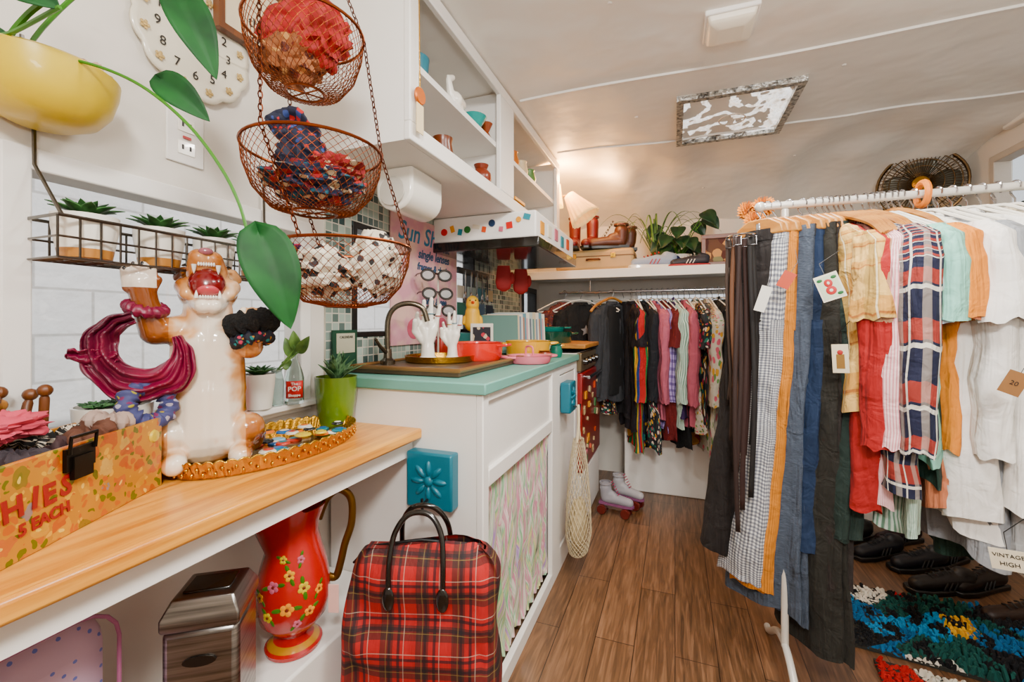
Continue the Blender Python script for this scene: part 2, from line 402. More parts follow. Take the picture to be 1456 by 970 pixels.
b=B(); q0=(x0+x1)/2; q1=(y0+y1)/2
b.tube([(q0+.05*math.cos(a/16*2*pi),q1+.05*math.sin(a/16*2*pi),CZ-.03) for a in range(16)],.0025,6,True); b.tube([(q0,q1,CZ-.03),(q0+.05,q1,CZ-.03)],.003,6)
b.obj('crank',mat('#c9bbac',.4),e,world=True)
for (px,py) in ((867,3),(1200,90),(1130,212),(905,165),(1000,250)):
    p=onZ(px,py,CZ-.0); B().lathe([(0,-.004),(.006,-.003),(.008,0)],(p.x,p.y,ceil_z(p.x,p.y)-.005),10).obj('screw_cap',WHITE,label='small white screw cap on the ceiling',cat='screw cap',group='ceiling screw caps')
# ---------------------------------------------------------------- upper cabinet
CX0=-.59; UY0=.886; UY1=2.32; UZ=1.49
INW=mat('#cfc9c0',.6,name='cabinet_interior')
e=E('wall_cabinet','white open-fronted wall cabinet with two bays and a middle shelf','cabinet',((WL+CX0)/2,(UY0+UY1)/2,UZ))
b=B(); b.bb((WL+.002,UY0,UZ),(CX0-.018,UY0+.018,CZ-.012)).bb((WL+.002,UY1-.018,UZ),(CX0-.018,UY1,CZ-.012)).bb((WL+.002,UY0+.018,UZ),(CX0-.018,UY1-.018,UZ+.018)).bb((WL+.002,1.52,UZ+.018),(CX0-.018,1.54,CZ-.012))
b.obj('body',WHITE,e,world=True)
B().bb((WL+.002,UY0+.018,UZ+.018),(WL+.006,UY1-.018,CZ-.012)).obj('back_panel',INW,e,world=True)
b=B()
b.bb((CX0-.018,UY0,UZ),(CX0,UY1,UZ+.045)).bb((CX0-.018,UY0,CZ-.05),(CX0,UY1,CZ-.012)).bb((CX0-.018,UY0,UZ+.045),(CX0,UY0+.04,CZ-.05)).bb((CX0-.018,1.46,UZ+.045),(CX0,1.60,CZ-.05)).bb((CX0-.018,UY1-.06,UZ+.045),(CX0,UY1,CZ-.05))
b.obj('face_frame',WHITE,e,world=True,bev=.003)
for a,c in ((UY0+.018,1.52),(1.54,UY1-.018)):
    B().bb((WL+.006,a,1.69),(CX0-.02,c,1.708)).obj('shelf',WHITE,e,world=True)
def vessel(name,label,cat,loc,prof,m,seg=22,group=None):
    return B().lathe(prof,seg=seg).obj(name,m,None,loc=loc,label=label,cat=cat,group=group)
SH=1.709; X_=-.66
vessel('cup','teal ceramic tumbler on the cabinet shelf','cup',(X_,1.02,SH),[(0,0),(.03,0),(.036,.06),(.034,.062),(.028,.004),(0,.004)],TEAL)
vessel('jar','green glazed jar on the cabinet shelf','jar',(X_-.02,.955,SH),[(0,0),(.03,0),(.035,.05),(.02,.08),(.024,.09),(0,.09)],mat('#2f7d5c',.3))
e=E('bird_figurine','white ceramic swan figurine','figurine',(X_+.02,1.2,SH))
capsules('body',[((0,0,.03),.028,(0,.04,.035),.02),((0,-.02,.035),.014,(0,-.035,.075),.009),((0,-.035,.075),.009,(0,-.01,.095),.009),((0,-.01,.095),.009,(0,-.04,.085),.004),((0,0,.012),.022,(0,.02,.012),.022)],CERW,e,.003,3)
vessel('bowl','turquoise bowl on the cabinet shelf','bowl',(X_+.02,1.34,SH),[(0,0),(.02,0),(.045,.04),(.042,.042),(.018,.006),(0,.006)],mat('#3f9a95',.3))
vessel('candle_holder','brown glass candle holder','candle holder',(X_+.03,1.42,SH),[(0,0),(.02,0),(.01,.02),(.024,.05),(.0,.05)],mat('#8a4a22',.2))
S0=UZ+.019
vessel('vase','small brown owl-shaped vase','vase',(X_+.02,1.13,S0+.0),[(0,0),(.022,0),(.034,.03),(.026,.07),(.03,.085),(.02,.08),(0,.07)],mat('#6b3a1c',.3))
vessel('vase','heart-shaped brown pottery vase','vase',(X_+.03,1.38,S0+.0),[(0,0),(.02,0),(.036,.04),(.034,.06),(.02,.075),(.026,.09),(0,.08)],mat('#7b3a24',.3))
vessel('dish','amber glass dish in the cabinet','dish',(X_+.02,1.24,S0),[(0,0),(.02,0),(.04,.025),(.038,.027),(.018,.005),(0,.005)],mat('#a05a20',.2))
for i,(y,c) in enumerate(((1.66,'#3f9a95'),(1.76,'#b9762a'),(1.88,'#d9c8a8'),(2.0,'#6b8f5a'))):
    vessel('jar','small glazed jar in the cabinet','jar',(X_,y,SH),[(0,0),(.026,0),(.034,.035),(.024,.07),(.028,.078),(0,.078)],mat(c,.3),group='jars in the wall cabinet')
FLT=floral('floral_tin','#7a4a22',['#c9542e','#d9b03a','#3c7a6c'],60)
e=E('trinket_box','small patterned wooden trinket box with a lid','box',(X_,1.74,S0))
B().box((0,0,.025),(.09,.12,.05)).obj('body',FLT,e,bev=.003); B().box((0,0,.057),(.096,.126,.014)).obj('lid',mat('#c9963f',.4),e,bev=.003)
vessel('bowl','green glazed bowl in the cabinet','bowl',(X_,1.95,S0),[(0,0),(.025,0),(.055,.05),(.05,.052),(.02,.007),(0,.007)],mat('#4f8f7c',.3))
e=E('hanging_charm','orange medallion charm with cream paper tag on a gold chain','charm',(CX0+.012,.91,1.60))
b=B(); b.tube([(CX0+.012,.905,CZ-.06),(CX0+.012,.91,1.62)],.0015,5); b.obj('chain',GOLD,e,world=True)
B().lathe([(0,-.004),(.019,-.004),(.021,0),(.019,.004),(0,.004)],(CX0+.012,.91,1.6),20,R=Matrix.Rotation(pi/2,3,'Y')).obj('medallion',mat('#c97a2a',.35,.4),e,world=True)
B().box((CX0+.012,.91,1.545),(.002,.03,.07)).obj('tag',mat('#e6d6b4',.7),e,world=True)
e=E('paper_towel_holder','white enamel paper dispenser with rounded front under the cabinet','dispenser',(-.74,1.12,1.36))
b=B(); pr=[]
for i in range(13):
    a=pi*i/12; pr.append((.06*math.cos(a),-.055*math.sin(a)))
poly=[(.06,.065),(-.06,.065)]+[(x,y) for x,y in pr[::-1]]
b.prism(poly,.17,frame((-.74,1.20,1.424),(1,0,0),(0,0,1)) ); b.obj('housing',CERW,e,world=True,bev=.008)
B().lathe([(0,0),(.04,0),(.04,.004),(0,.004)],(-.74,1.024,1.42),20,R=Matrix.Rotation(pi/2,3,'X')).obj('end_cap',mat('#c9c5bc',.4),e,world=True)
# hood
HX=-.5
e=E('range_hood','white range hood with magnets and a black underside','range hood',(-.73,1.92,1.37))
b=B(); b.bb((WL+.008,1.6,1.385),(HX,2.25,1.488)); b.obj('body',WHITE,e,world=True,bev=.006)
b=B(); b.bb((WL+.01,1.59,1.345),(HX+.015,2.26,1.385)); b.obj('skirt',BLACKG,e,world=True,bev=.004)
MG=['#c9352b','#e0a62e','#2f8f9c','#3b7a3f','#e8e2d0','#d1622f','#26405f','#c47a8a']
for i in range(11):
    x=-.9+.036*i+R()*.008; z=1.41+.05*R(); w=.016+.016*R(); h=.014+.026*R()
    b=B()
    if i%3==0: b.lathe([(0,-.003),(w*.55,-.003),(w*.55,0),(0,0)],(x,1.598,z+.01),14,R=Matrix.Rotation(-pi/2,3,'X'))
    else: b.box((x,1.5975,z+.01),(w,.004,h),R=Matrix.Rotation(R()*.6-.3,3,'Y'))
    b.obj('magnet',mat(MG[i%8],.4),label='small colourful souvenir magnet on the range hood',cat='magnet',group='magnets on the range hood')
for i in range(5):
    b=B(); b.box((HX+.002,1.68+i*.11,1.43+.02*R()),(.004,.05,.05)); b.obj('magnet',mat(MG[(i*3+1)%8],.4),label='small colourful souvenir magnet on the range hood',cat='magnet',group='magnets on the range hood')
# ---------------------------------------------------------------- base cabinet + worktop
BX=-.457; BY0=1.013; BY1=2.14; TZ=.898
e=E('base_cabinet','white painted kitchen base cabinet with panel and curtained opening','cabinet',((WL+BX)/2,(BY0+BY1)/2,0))
b=B(); b.bb((WL+.014,BY0,.0),(BX-.02,BY0+.018,TZ-.03)).bb((WL+.014,BY1-.02,0),(BX-.02,BY1,TZ-.03)).bb((WL+.014,BY0+.018,0.04),(BX-.14,BY1-.02,.06)).bb((WL+.014,1.72,.06),(BX-.02,1.74,TZ-.03)).bb((-.62,BY0+.018,.06),(-.61,1.72,TZ-.03)); b.obj('body',WHITE,e,world=True)
b=B()
def fb(y0,y1,z0,z1): b.bb((BX-.02,y0,z0),(BX,y1,z1))
fb(BY0,1.05,0,TZ-.03); fb(1.68,1.80,0,TZ-.03); fb(2.10,BY1,0,TZ-.03); fb(1.05,1.68,.845,TZ-.03); fb(1.05,1.68,.62,.665); fb(1.05,1.68,0,.05); fb(1.8,2.1,.83,TZ-.03); fb(1.8,2.1,0,.1)
b.obj('face_frame',WHITE,e,world=True,bev=.003)
B().bb((BX-.024,1.05,.665),(BX-.012,1.68,.845)).obj('panel',WHITE,e,world=True)
B().bb((BX-.022,1.805,.105),(BX-.004,2.095,.825)).obj('door',WHITE,e,world=True,bev=.004)
def f_tins(g):
    n=g.noise(g.map(g.ob(),(1,75,2.6)),1.5,4,.9)
    return g.ramp(n,[(.28,'#6f7a6c'),(.38,'#cfd8c4'),(.45,'#dd9ab4'),(.50,'#f6f2ea'),(.56,'#97cfa6'),(.61,'#f0e6b8'),(.67,'#b894d4'),(.76,'#e8efe8')])
TINS=pmat('iridescent_tinsel',f_tins,.12,.35)
b=B()
b.grid(lambda u,v:(BX-.032+.012*math.sin(u*110+1.8*math.sin(v*5+u*24))+.012*noise.noise(Vector((u*60,v*5,0))),1.052+u*.625+.006*math.sin(v*10+u*22),.62-v*.565),340,44)
b.obj('tinsel_curtain',TINS,label='iridescent tinsel curtain hanging in the cabinet opening',cat='curtain',kind='stuff')
b=B(); b.bb((WL+.01,BY0-.012,TZ-.03),(BX+.012,BY1,TZ)); b.obj('worktop',AQUA,label='pale aqua painted kitchen worktop',cat='worktop',bev=.004)
# stove
e=E('stove','white gas stove with red magnet-covered oven door','stove',(-.69,2.43,0))
OX=-.44
b=B(); b.bb((WL+.014,2.145,0),(OX-.02,2.72,.9)); b.obj('body',WHITE,e,world=True,bev=.004)
B().bb((OX-.02,2.15,.81),(OX+.004,2.715,.9)).obj('control_panel',mat('#8c7e68',.3,.6),e,world=True,bev=.003)
for i in range(5): B().lathe([(0,.022),(.016,.02),(.02,0)],(OX+.004,2.22+i*.105,.855),14,R=Matrix.Rotation(pi/2,3,'Y')).obj('knob',BLACKG,e,world=True)
B().bb((OX-.02,2.16,.30),(OX+.006,2.705,.80)).obj('oven_door',mat('#8f1a1c',.35,coat=.4),e,world=True,bev=.006)
b=B(); b.tube([(OX,2.22,.775),(OX+.03,2.21,.775),(OX+.03,2.65,.775),(OX,2.64,.775)],.009,8); b.obj('handle',CHROME,e,world=True)
B().bb((OX-.02,2.16,.02),(OX+.0,2.705,.28)).obj('drawer',WHITE,e,world=True,bev=.004)
b=B(); b.bb((WL+.03,2.16,.9),(OX-.03,2.7,.905))
for x in (-.82,-.6):
    for y in (2.3,2.57): b.tube([(x+.07*math.cos(a*pi/8),y+.07*math.sin(a*pi/8),.914) for a in range(16)],.004,5,True); b.tube([(x,y-.09,.908),(x,y+.09,.908)],.006,5)
b.obj('cooktop',BLACK,e,world=True)
for i in range(30):
    y=2.19+.48*R(); z=.34+.40*R(); s=.014+.022*R()
    b=B(); b.box((OX+.009,y,z),(.005,s,s*(.8+.6*R())),R=Matrix.Rotation(R()-.5,3,'X'))
    b.obj('magnet',mat(MG[i%8] if i%2 else '#c9b893',.4),label='small souvenir magnet stuck on the red oven door',cat='magnet',group='magnets on the oven door')
# ---------------------------------------------------------------- desk
TX=-.634; DZ=.77
e=E('desk','narrow pine wall-mounted desk with white apron','desk',((WL+TX)/2,.3,0))
B().bb((WL+.004,-.55,DZ-.028),(TX,BY0-.002,DZ)).obj('top',PINE,e,world=True,bev=.006)
b=B(); b.bb((TX-.05,-.55,DZ-.075),(TX-.03,BY0-.004,DZ-.028)); b.obj('apron',WHITE,e,world=True)
for x in (TX-.05,WL+.04):
    b=B(); b.bb((x-.02,-.5,0),(x+.02,-.46,DZ-.028)); b.obj('leg',WHITE,e,world=True)
B().bb((WL+.012,.60,0),(-.72,BY0-.002,.34)).obj('wheel_well_box',WHITE,label='white painted wheel well box under the desk',cat='box',bev=.006)
# ---------------------------------------------------------------- pitcher
def f_tole(g):
    v=g.ob(); z=g.xyz(v)[2]
    gl=g.math('LESS_THAN',g.math('ABSOLUTE',g.math('SUBTRACT',z,.016)),.004)
    return g.mix(gl,g.mix(g.noise(v,12,3),'#c02f12','#a3230c'),'#b98a2c')
TOLE=pmat('toleware',f_tole,.25,**{'Coat_Weight':.5})
PA=math.radians(42)
e=E('pitcher','tall red painted toleware pitcher with flowers and gold handle','pitcher',(-.79,.735,.342),PA)
PROF=[(0,0),(.056,0),(.058,.008),(.044,.018),(.028,.028),(.028,.034),(.046,.045),(.067,.07),(.075,.105),(.074,.14),(.067,.18),(.057,.215),(.050,.25),(.054,.285),(.066,.318),(.062,.318),(.048,.28),(.044,.23),(0,.2)]
b=B(); b.lathe(PROF,seg=48)
o=rezero(b.obj('body',TOLE,e))
for v in o.data.vertices:
    zz=v.co.z
    if zz>.22 and v.co.x<-.01: k=min(1,(-v.co.x-.01)/.04); v.co.x-=(zz-.22)*1.0*k; v.co.z+=.016*k; v.co.y*=1-.4*k*(zz-.22)/.1
    if zz>.27 and v.co.x>.02: v.co.z-=.010
def prad(z):
    for (r0,a0),(r1,a1) in zip(PROF[2:14],PROF[3:15]):
        if a0<=z<=a1: return r0+(r1-r0)*(z-a0)/(a1-a0)
    return .07
def onp(th,z,dr=0): r=prad(z)+dr; return Vector((r*math.cos(th),r*math.sin(th),z))
FCOL=['#e8a41f','#d9c04a','#c9788c','#e8b43a']
for i,(th,z,s) in enumerate(((-95,.12,1.1),(-70,.155,1),(-118,.165,1),(-92,.185,.9),(-62,.105,.85),(-125,.105,.85),(-80,.085,.7),(-142,.14,.8),(-45,.14,.8),(-105,.215,.7),(-72,.21,.7))):
    th=math.radians(th); N=Vector((math.cos(th),math.sin(th),0)); Rr=N.to_track_quat('Z','Y').to_matrix()
    for q in range(2):
        b=B(); a=i*1.7+q*pi; c=onp(th+.23*math.cos(a)*s,z+.016*s*math.sin(a),.0008); b.ball(c,(.010*s,.0045*s,.0012),seg=8,ring=5,R=Rr@Matrix.Rotation(a,3,'Z')); b.obj('painted_leaf',mat('#4f7a2a',.4),e)
    b=B()
    for q in range(5):
        a=q*2*pi/5+i; c=onp(th+.105*math.cos(a)*s,z+.0075*s*math.sin(a),.0012); b.ball(c,(.0055*s,.0055*s,.0012),seg=8,ring=5,R=Rr)
    b.ball(onp(th,z,.0018),(.0035*s,.0035*s,.0015),seg=8,ring=5,R=Rr,mi=1)
    b.obj('painted_flower',[mat(FCOL[i%4],.4),mat('#7a2a10',.4)],e)
b=B(); b.tube(smoothp([(.050,0,.268),(.066,0,.308),(.092,0,.328),(.118,0,.305),(.120,0,.25),(.105,0,.2),(.096,0,.16),(.086,0,.13),(.068,0,.135)]),.0085,10); b.obj('handle',mat('#7a5a1a',.3,.7),e)
# metal can
e=E('waste_can','upright stainless steel dispenser box with dark slotted top','can',(-.742,.520,0),math.radians(35))
BRS=pmat('brushed_steel',lambda g:g.ramp(g.noise(g.map(g.ob(),(4,4,120)),1.5,3),[(.3,'#7a7774'),(.7,'#b4b1ad')]),.28,1)
b=B(); b.box((0,0,.28),(.11,.10,.56)); b.obj('body',BRS,e,bev=.010)
b=B(); q_=math.sqrt(2)/2; b.lathe([(.11*q_,.56),(.114*q_,.565),(.114*q_,.580),(.09*q_,.604),(.085*q_,.606),(0,.606)],seg=4,a0=pi/4,sy=.92); b.obj('lid',BRS,e,bev=.004)
B().box((0,0,.6075),(.07,.05,.004)).obj('slot',BLACKG,e,bev=.002)
B().lathe([(0,0),(.022,0),(.022,.002),(0,.002)],(0,-.0505,.51),18,R=Matrix.Rotation(pi/2,3,'X'),sx=1.1,sy=.38).obj('badge',mat('#5a5754',.3,1),e)
def f_dots(g):
    d,c=g.vor(g.map(g.ob(),(1,1,1),(pi/4,0,0)),60,0)
    return g.mix(g.math('LESS_THAN',d,.18),'#c9b0c0','#7c84c0')
e=E('suitcase','pale pink-lavender suitcase with small blue dots and pink piping','suitcase',(-.85,.18,0))
B().box((0,0,.33),(.13,.46,.60)).obj('shell',pmat('lavender_dots',f_dots,.5),e,bev=.05)
b=B(); pp=[]
for (cy,cz,a0) in ((.18,.58,0),(-.18,.58,90),(-.18,.08,180),(.18,.08,270)):
    for k in range(5): a=math.radians(a0+k*22.5); pp.append((.062,cy+.05*math.cos(a),cz+.05*math.sin(a)))
b.tube(pp,.0028,8,True); b.obj('piping',mat('#a8708e',.5),e)
b=B(); b.tube([(0,-.06,.63),(0,-.05,.66),(0,.05,.66),(0,.06,.63)],.006,8); b.obj('handle',mat('#b07a96',.5),e)
for y in (-.17,.17): B().lathe([(0,0),(.02,0),(.02,.032),(0,.032)],(0,y,0),12).obj('foot',BLACK,e)
def ornate(loc,rz,w,h,d,grp):
    e=E('wall_hook_plaque','teal painted square plaque with carved flower','plaque',loc,rz,group=grp)
    B().box((0,0,0),(w,d,h)).obj('block',TEAL,e,bev=.006)
    b=B(); b.ball((0,-d/2,0),(w*.1,.008,w*.1))
    for k in range(8):
        a=k*pi/4; b.ball((w*.24*math.cos(a),-d/2,w*.24*math.sin(a)),(w*.15,.007,w*.06),R=Matrix.Rotation(-a,3,'Y'),seg=10,ring=6)
    b.obj('flower_relief',TEAL,e)
    b=B(); b.tube([(0,-d/2,-h*.3),(0,-d/2-.02,-h*.34),(0,-d/2-.028,-h*.44),(0,-d/2-.03,-h*.3+.01)],.004,6); b.obj('hook',BLACK,e)
    return e
ornate((-.592,BY0-.022,.645),0,.135,.145,.04,'teal wall plaques')
ornate((BX+.025,1.85,.735),math.radians(90),.11,.13,.045,'teal wall plaques')
# ---------------------------------------------------------------- tartan bag
TART=plaid('red_tartan','#ab181e',[('h',13,.36,.0,'#15241c',.66),('v',13,.36,.0,'#15241c',.66),('h',13,.08,.52,'#120c18',.8),('v',13,.08,.52,'#120c18',.8),('h',13,.08,.78,'#120c18',.7),('v',13,.08,.78,'#120c18',.7),('h',13,.022,-.16,'#b9a868',.25),('v',13,.022,-.16,'#b9a868',.25),('h',13,.022,.35,'#cfc6b8',.4),('v',13,.022,.35,'#cfc6b8',.4)],.75,obj=True)
Lb=Vector((-.70,.79,0)); Rb=Vector((-.365,.90,0)); cb=(Lb+Rb)/2; rzb=math.atan2(Rb.y-Lb.y,Rb.x-Lb.x)
e=E('travel_bag','red tartan travel bag with black handles hanging from a hook','bag',(cb.x,cb.y+.0,.22),rzb)
b=B()
def fbag(u,v):
    a=2*pi*u; w=.178-.016*v; d=.050+.012*math.sin(pi*v)-.018*v
    ca,sa=math.cos(a),math.sin(a); cr=.07
    if v<cr*1.0: k=math.sqrt(max(0,1-(1-v/cr)**2)); w-=.02*(1-k); d*=.5+.5*k
    if v>1-cr*2: k=math.sqrt(max(0,1-((v-1+cr*2)/(cr*2))**2)); w-=.03*(1-k); d*=.35+.65*k
    x=w*math.copysign(abs(ca)**.24,ca)
    z=.345*v-.022*v*(x/.17)**2
    return (x+.012*v*v+.005*math.sin(v*9),d*math.copysign(abs(sa)**.45,sa)+.014*noise.noise(Vector((ca*3,sa*.5,v*4)))+.006*math.sin(v*13+ca*4),z+.007*math.sin(x*22)*v)
b.grid(fbag,90,50); b.prism([(-.12,-.015),(.14,-.015),(.14,.015),(-.12,.015)],.004,Matrix.Translation((0,0,.328)))
b.prism([(-.15,-.022),(.15,-.022),(.15,.022),(-.15,.022)],.004,Matrix.Translation((0,0,.0)))
fabricize(TART,.012,.6)
rezero(b.obj('body',TART,e))
for y in (-.045,.045):
    b=B(); b.tube(smoothp([(-.058,y*1.2,.25),(-.058,y*1.05,.32),(-.050,y*.7,.375),(-.022,y*.45,.410),(.022,y*.45,.410),(.050,y*.7,.375),(.058,y*1.05,.32),(.058,y*1.2,.25)]),.0062,10)
    for sx in (-.058,.058): b.ball((sx,y*1.26,.245),(.014,.006,.026))
    b.obj('handle',BLACKG,e)
b=B(); b.tube([(-.155,0,.29),(-.12,0,.328),(0,0,.345),(.13,0,.336),(.165,0,.29)],.003,6); b.obj('zip',BLACK,e)
b=B(); b.box((-.178,-.05,.24),(.022,.002,.06)); b.obj('price_tag',mat('#eec6bd',.7),e)
# net bag
NET=mat('#d8cbb0',.9)
e=E('net_bag','long cream crocheted net bag hanging from a teal plaque','bag',(-.385,1.84,.06))
def diamond(b,prof,seg,rings,mi=0):
    vs=[];fs=[]
    def pr(t):
        x=t*(len(prof)-1); i=min(int(x),len(prof)-2); f=x-i; return prof[i][0]*(1-f)+prof[i+1][0]*f,prof[i][1]*(1-f)+prof[i+1][1]*f
    for j in range(rings+1):
        r,z=pr(j/rings)
        for i in range(seg):
            a=2*pi*(i+.5*(j%2))/seg; vs.append((r*math.cos(a),r*math.sin(a),z))
    for j in range(1,rings):
        for i in range(seg):
            up=(j+1)*seg; dn=(j-1)*seg
            if j%2==0: fs.append((j*seg+i,dn+i,j*seg+(i+1)%seg,up+i))
            else: fs.append((j*seg+(i-1)%seg,dn+i,j*seg+i,up+i))
    return b.add(vs,fs,mi)
b=B(); diamond(b,[(.015,0),(.065,.025),(.088,.10),(.080,.24),(.062,.38),(.035,.50)],20,34)
o=b.obj('net_body',NET,e); md=o.modifiers.new('W','WIREFRAME'); md.thickness=.0052; md.use_even_offset=False
o.scale=(.6,1,1)
b=B(); b.tube(smoothp([(.0,-.033,.49),(.004,-.018,.56),(0,-.003,.64),(-.004,.014,.56),(0,.033,.49)]),.006,6)
b.obj('strap',NET,e)
b=B(); crumple(b,(0,0,.13),(.036,.066,.12),4,.2); b.obj('lining',mat('#c4b595',.9),e)
# ---------------------------------------------------------------- gold tray + pins
TC=Vector((-.832,.725,DZ)); TA,TB=.118,.205
e=E('vanity_tray','oval gold filigree vanity tray with mirror base','tray',tuple(TC))
b=B(); b.lathe([(0,.0),(1,.0),(1,.008),(0,.008)],seg=48,sx=TA,sy=TB); b.obj('mirror_base',mat('#a98f5a',.12,.9),e)
b=B()
def frim(u,v):
    a=2*pi*u; k=1.0+.05*v+.008*math.sin(a*72)*math.sin(pi*v); return ((TA*k)*math.cos(a),TB*k*math.sin(a)*.99,.002+v*.028+.005*abs(math.sin(a*27))*v)
b.grid(frim,432,10); b.obj('gallery_rim',GOLD,e,solid=.0025)
b=B()
for k in range(96):
    a=2*pi*k/96; b.ball((TA*1.05*math.cos(a+.02),TB*1.035*math.sin(a+.02),.010+.009*(k%2)),(.0028,.0028,.0045),seg=6,ring=5)
b.obj('filigree_beads',GOLD,e)
PC=['#e7dfcf','#20242a','#3a6ea5','#d9c33f','#c04a3a','#f1efe9','#2c7f8a','#121316','#9fc4d6','#e58a3a']
cnt=0
for i in range(200):
    a=R()*2*pi; r=math.sqrt(R())*.86; x=TC.x+TA*r*math.cos(a); y=TC.y+TB*r*math.sin(a)
    if (Vector((x,y))-Vector((-.872,.60))).length<.095: continue
    cnt+=1
    if cnt>34: break
    rr=.013+.006*R(); z=DZ+.0085+(cnt%4)*.0045
    b=B(); b.lathe([(0,0),(rr,0),(rr,.002),(rr*.85,.0045),(0,.006)],(0,0,0),16); b.lathe([(0,.0066),(rr*.5,.0062),(rr*.55,.0057)],seg=12,mi=1)
    b.obj('pin_badge',[mat(PC[cnt%10],.25,coat=.5),mat(PC[(cnt*3+4)%10],.3)],loc=(x,y,z),label='round glossy pin-back badge lying in the gold tray',cat='badge',group='pin badges in the gold tray')
# ---------------------------------------------------------------- ceramic big cat figure
def f_dog(g):
    v=g.ob(); o=g.xyz(v); n=g.noise(v,13,3,.4)
    ax=g.math('ABSOLUTE',o[0]); z=o[2]
    head=g.math('MULTIPLY',g.math('GREATER_THAN',z,.315),.24)
    arm=g.math('MULTIPLY',g.math('GREATER_THAN',ax,.06),.22)
    f=g.math('ADD',g.math('ADD',g.math('MULTIPLY',ax,8),g.math('MULTIPLY',o[1],5)),g.math('ADD',g.math('MULTIPLY',g.math('SUBTRACT',n,.5),2.2),g.math('ADD',head,g.math('ADD',arm,.18))))
    paw=g.math('MULTIPLY',g.math('GREATER_THAN',z,.335),g.math('GREATER_THAN',ax,.076))
    c=g.ramp(f,[(.14,'#f1e6d6'),(.40,'#dcb084'),(.70,'#b57a48'),(1.0,'#85502a')])
    return g.mix(g.math('MULTIPLY',paw,.9),c,'#efe6da')
DOGM=pmat('glazed_cat',f_dog,.12,**{'Coat_Weight':.8})
e=E('big_cat_figurine','glazed ceramic tan and cream big cat figure with roaring mouth and raised paws','figurine',(-.868,.60,DZ+.009),math.radians(55))
caps=[((-.008,.0,.055),.060,(-.008,.0,.14),.056),((.008,.0,.055),.060,(.008,.0,.14),.056),((-.012,0,.14),.054,(-.014,-.004,.235),.047),((.012,0,.14),.054,(.014,-.004,.235),.047),((0,-.004,.235),.047,(0,0,.30),.042),
 ((-.060,-.005,.045),.042,(-.064,-.03,.06),.034),((.060,-.005,.045),.042,(.064,-.03,.06),.034),
 ((-.053,-.04,.022),.022,(-.05,-.080,.020),.020),((.053,-.04,.022),.022,(.05,-.080,.020),.020),
 ((0,.05,.02),.02,(.06,.05,.02),.012),
 ((-.008,.010,.335),.044,(-.008,.018,.345),.040),((.008,.010,.335),.044,(.008,.018,.345),.040),
 ((-.012,-.014,.372),.025,(-.015,-.030,.396),.018),((.010,-.014,.372),.024,(.008,-.028,.394),.017),
 ((-.010,-.028,.312),.022,(-.008,-.058,.304),.015),((.010,-.028,.312),.022,(.008,-.058,.304),.015),((-.038,-.012,.342),.017,(-.033,-.034,.328),.013),((.038,-.012,.342),.017,(.033,-.034,.328),.013),
 ((-.042,-.006,.26),.028,(-.080,-.020,.256),.025),((-.080,-.020,.256),.025,(-.094,-.030,.31),.021),((-.094,-.030,.31),.021,(-.100,-.034,.345),.0215),
 ((.042,-.006,.258),.028,(.068,-.035,.225),.025),((.068,-.035,.225),.024,(.072,-.05,.262),.021),((.072,-.05,.262),.021,(.072,-.052,.278),.022),
 ((-.040,.022,.372),.012,(-.050,.028,.362),.009),((.040,.022,.372),.012,(.050,.028,.362),.009)]
TOES=((-.119,.364),(-.1075,.373),(-.095,.374),(-.083,.367))
for ax,az in TOES: caps.append(((ax*.985,-.036,az-.030),.0085,(ax,-.046,az),.0080))
caps.append(((-.082,-.036,.335),.008,(-.074,-.044,.350),.007))
for ax in (.057,.071,.085): caps.append(((ax,-.055,.285),.009,(ax,-.06,.296),.008))
rezero(capsules('body',caps,DOGM,e,.0028,3))
b=B(); b.ball((-.002,-.034,.346),(.031,.026,.034),R=Matrix.Rotation(-.45,3,'X')); b.obj('mouth',mat('#7c1422',.2,coat=.6),e)
b=B(); b.ball((0,-.058,.332),(.018,.016,.008),R=Matrix.Rotation(-.5,3,'X')); b.obj('tongue',mat('#c9606a',.2,coat=.5),e)
b=B()
for sx in (-1,1):
    b.lathe([(.0045,0),(.003,-.010),(0,-.018)],(sx*.019-.003,-.046,.382),8); b.lathe([(.004,0),(.0025,.008),(0,.015)],(sx*.018,-.066,.318),8)
for k in range(7): b.ball((-.015+.004*k,-.048,.383),(.002,.002,.004),seg=6,ring=4); b.ball((-.012+.004*k,-.070,.320),(.002,.002,.0035),seg=6,ring=4)
b.obj('teeth',CERW,e)
b=B(); b.ball((-.004,-.044,.408),(.012,.008,.007)); b.obj('nose',mat('#a8707a',.15,coat=.6),e)
for sx in (-1,1): B().ball((sx*.033-.002,-.014,.384),(.008,.006,.0028),R=Matrix.Rotation(sx*.4,3,'Y')).obj('eye',BLACKG,e)
PADC=mat('#2b211c',.25)
for k,(ax,az) in enumerate(TOES):
    for j in range(2):
        b=B(); b.ball((ax+.001*(j-.5),-.0515+.004*j,az+.002-.013*j),(.0028,.0022,.0048),seg=8,ring=6); b.obj('dark_spot',PADC,e)
def scrunchie(c,Rr,r,m,label,cat='scrunchie',Rm=None,seed=0,group=None):
    b=B(); c=Vector(c)
    def fn(u,v):
        a=2*pi*u; w=2*pi*v; rr=r*(1+.14*math.sin(a*11+seed)+.12*math.sin(a*17+w*2)+.2*noise.noise(Vector((math.cos(a)*3,math.sin(a)*3,seed)))); p=Vector(((Rr+rr*math.cos(w))*math.cos(a),(Rr+rr*math.cos(w))*math.sin(a),rr*math.sin(w)))
        if Rm is not None: p=Rm@p
        return c+p
    b.grid(fn,110,14,0,(.4,.1)); return b.obj('scrunchie',m,label=label,cat=cat,group=group)
DM=PM[e.name]
MAG=pmat('magenta_satin',lambda g:g.ramp(g.noise(g.ob(),9,2,.5),[(.32,'#5a0430'),(.6,'#8e0a4a')]),.42)
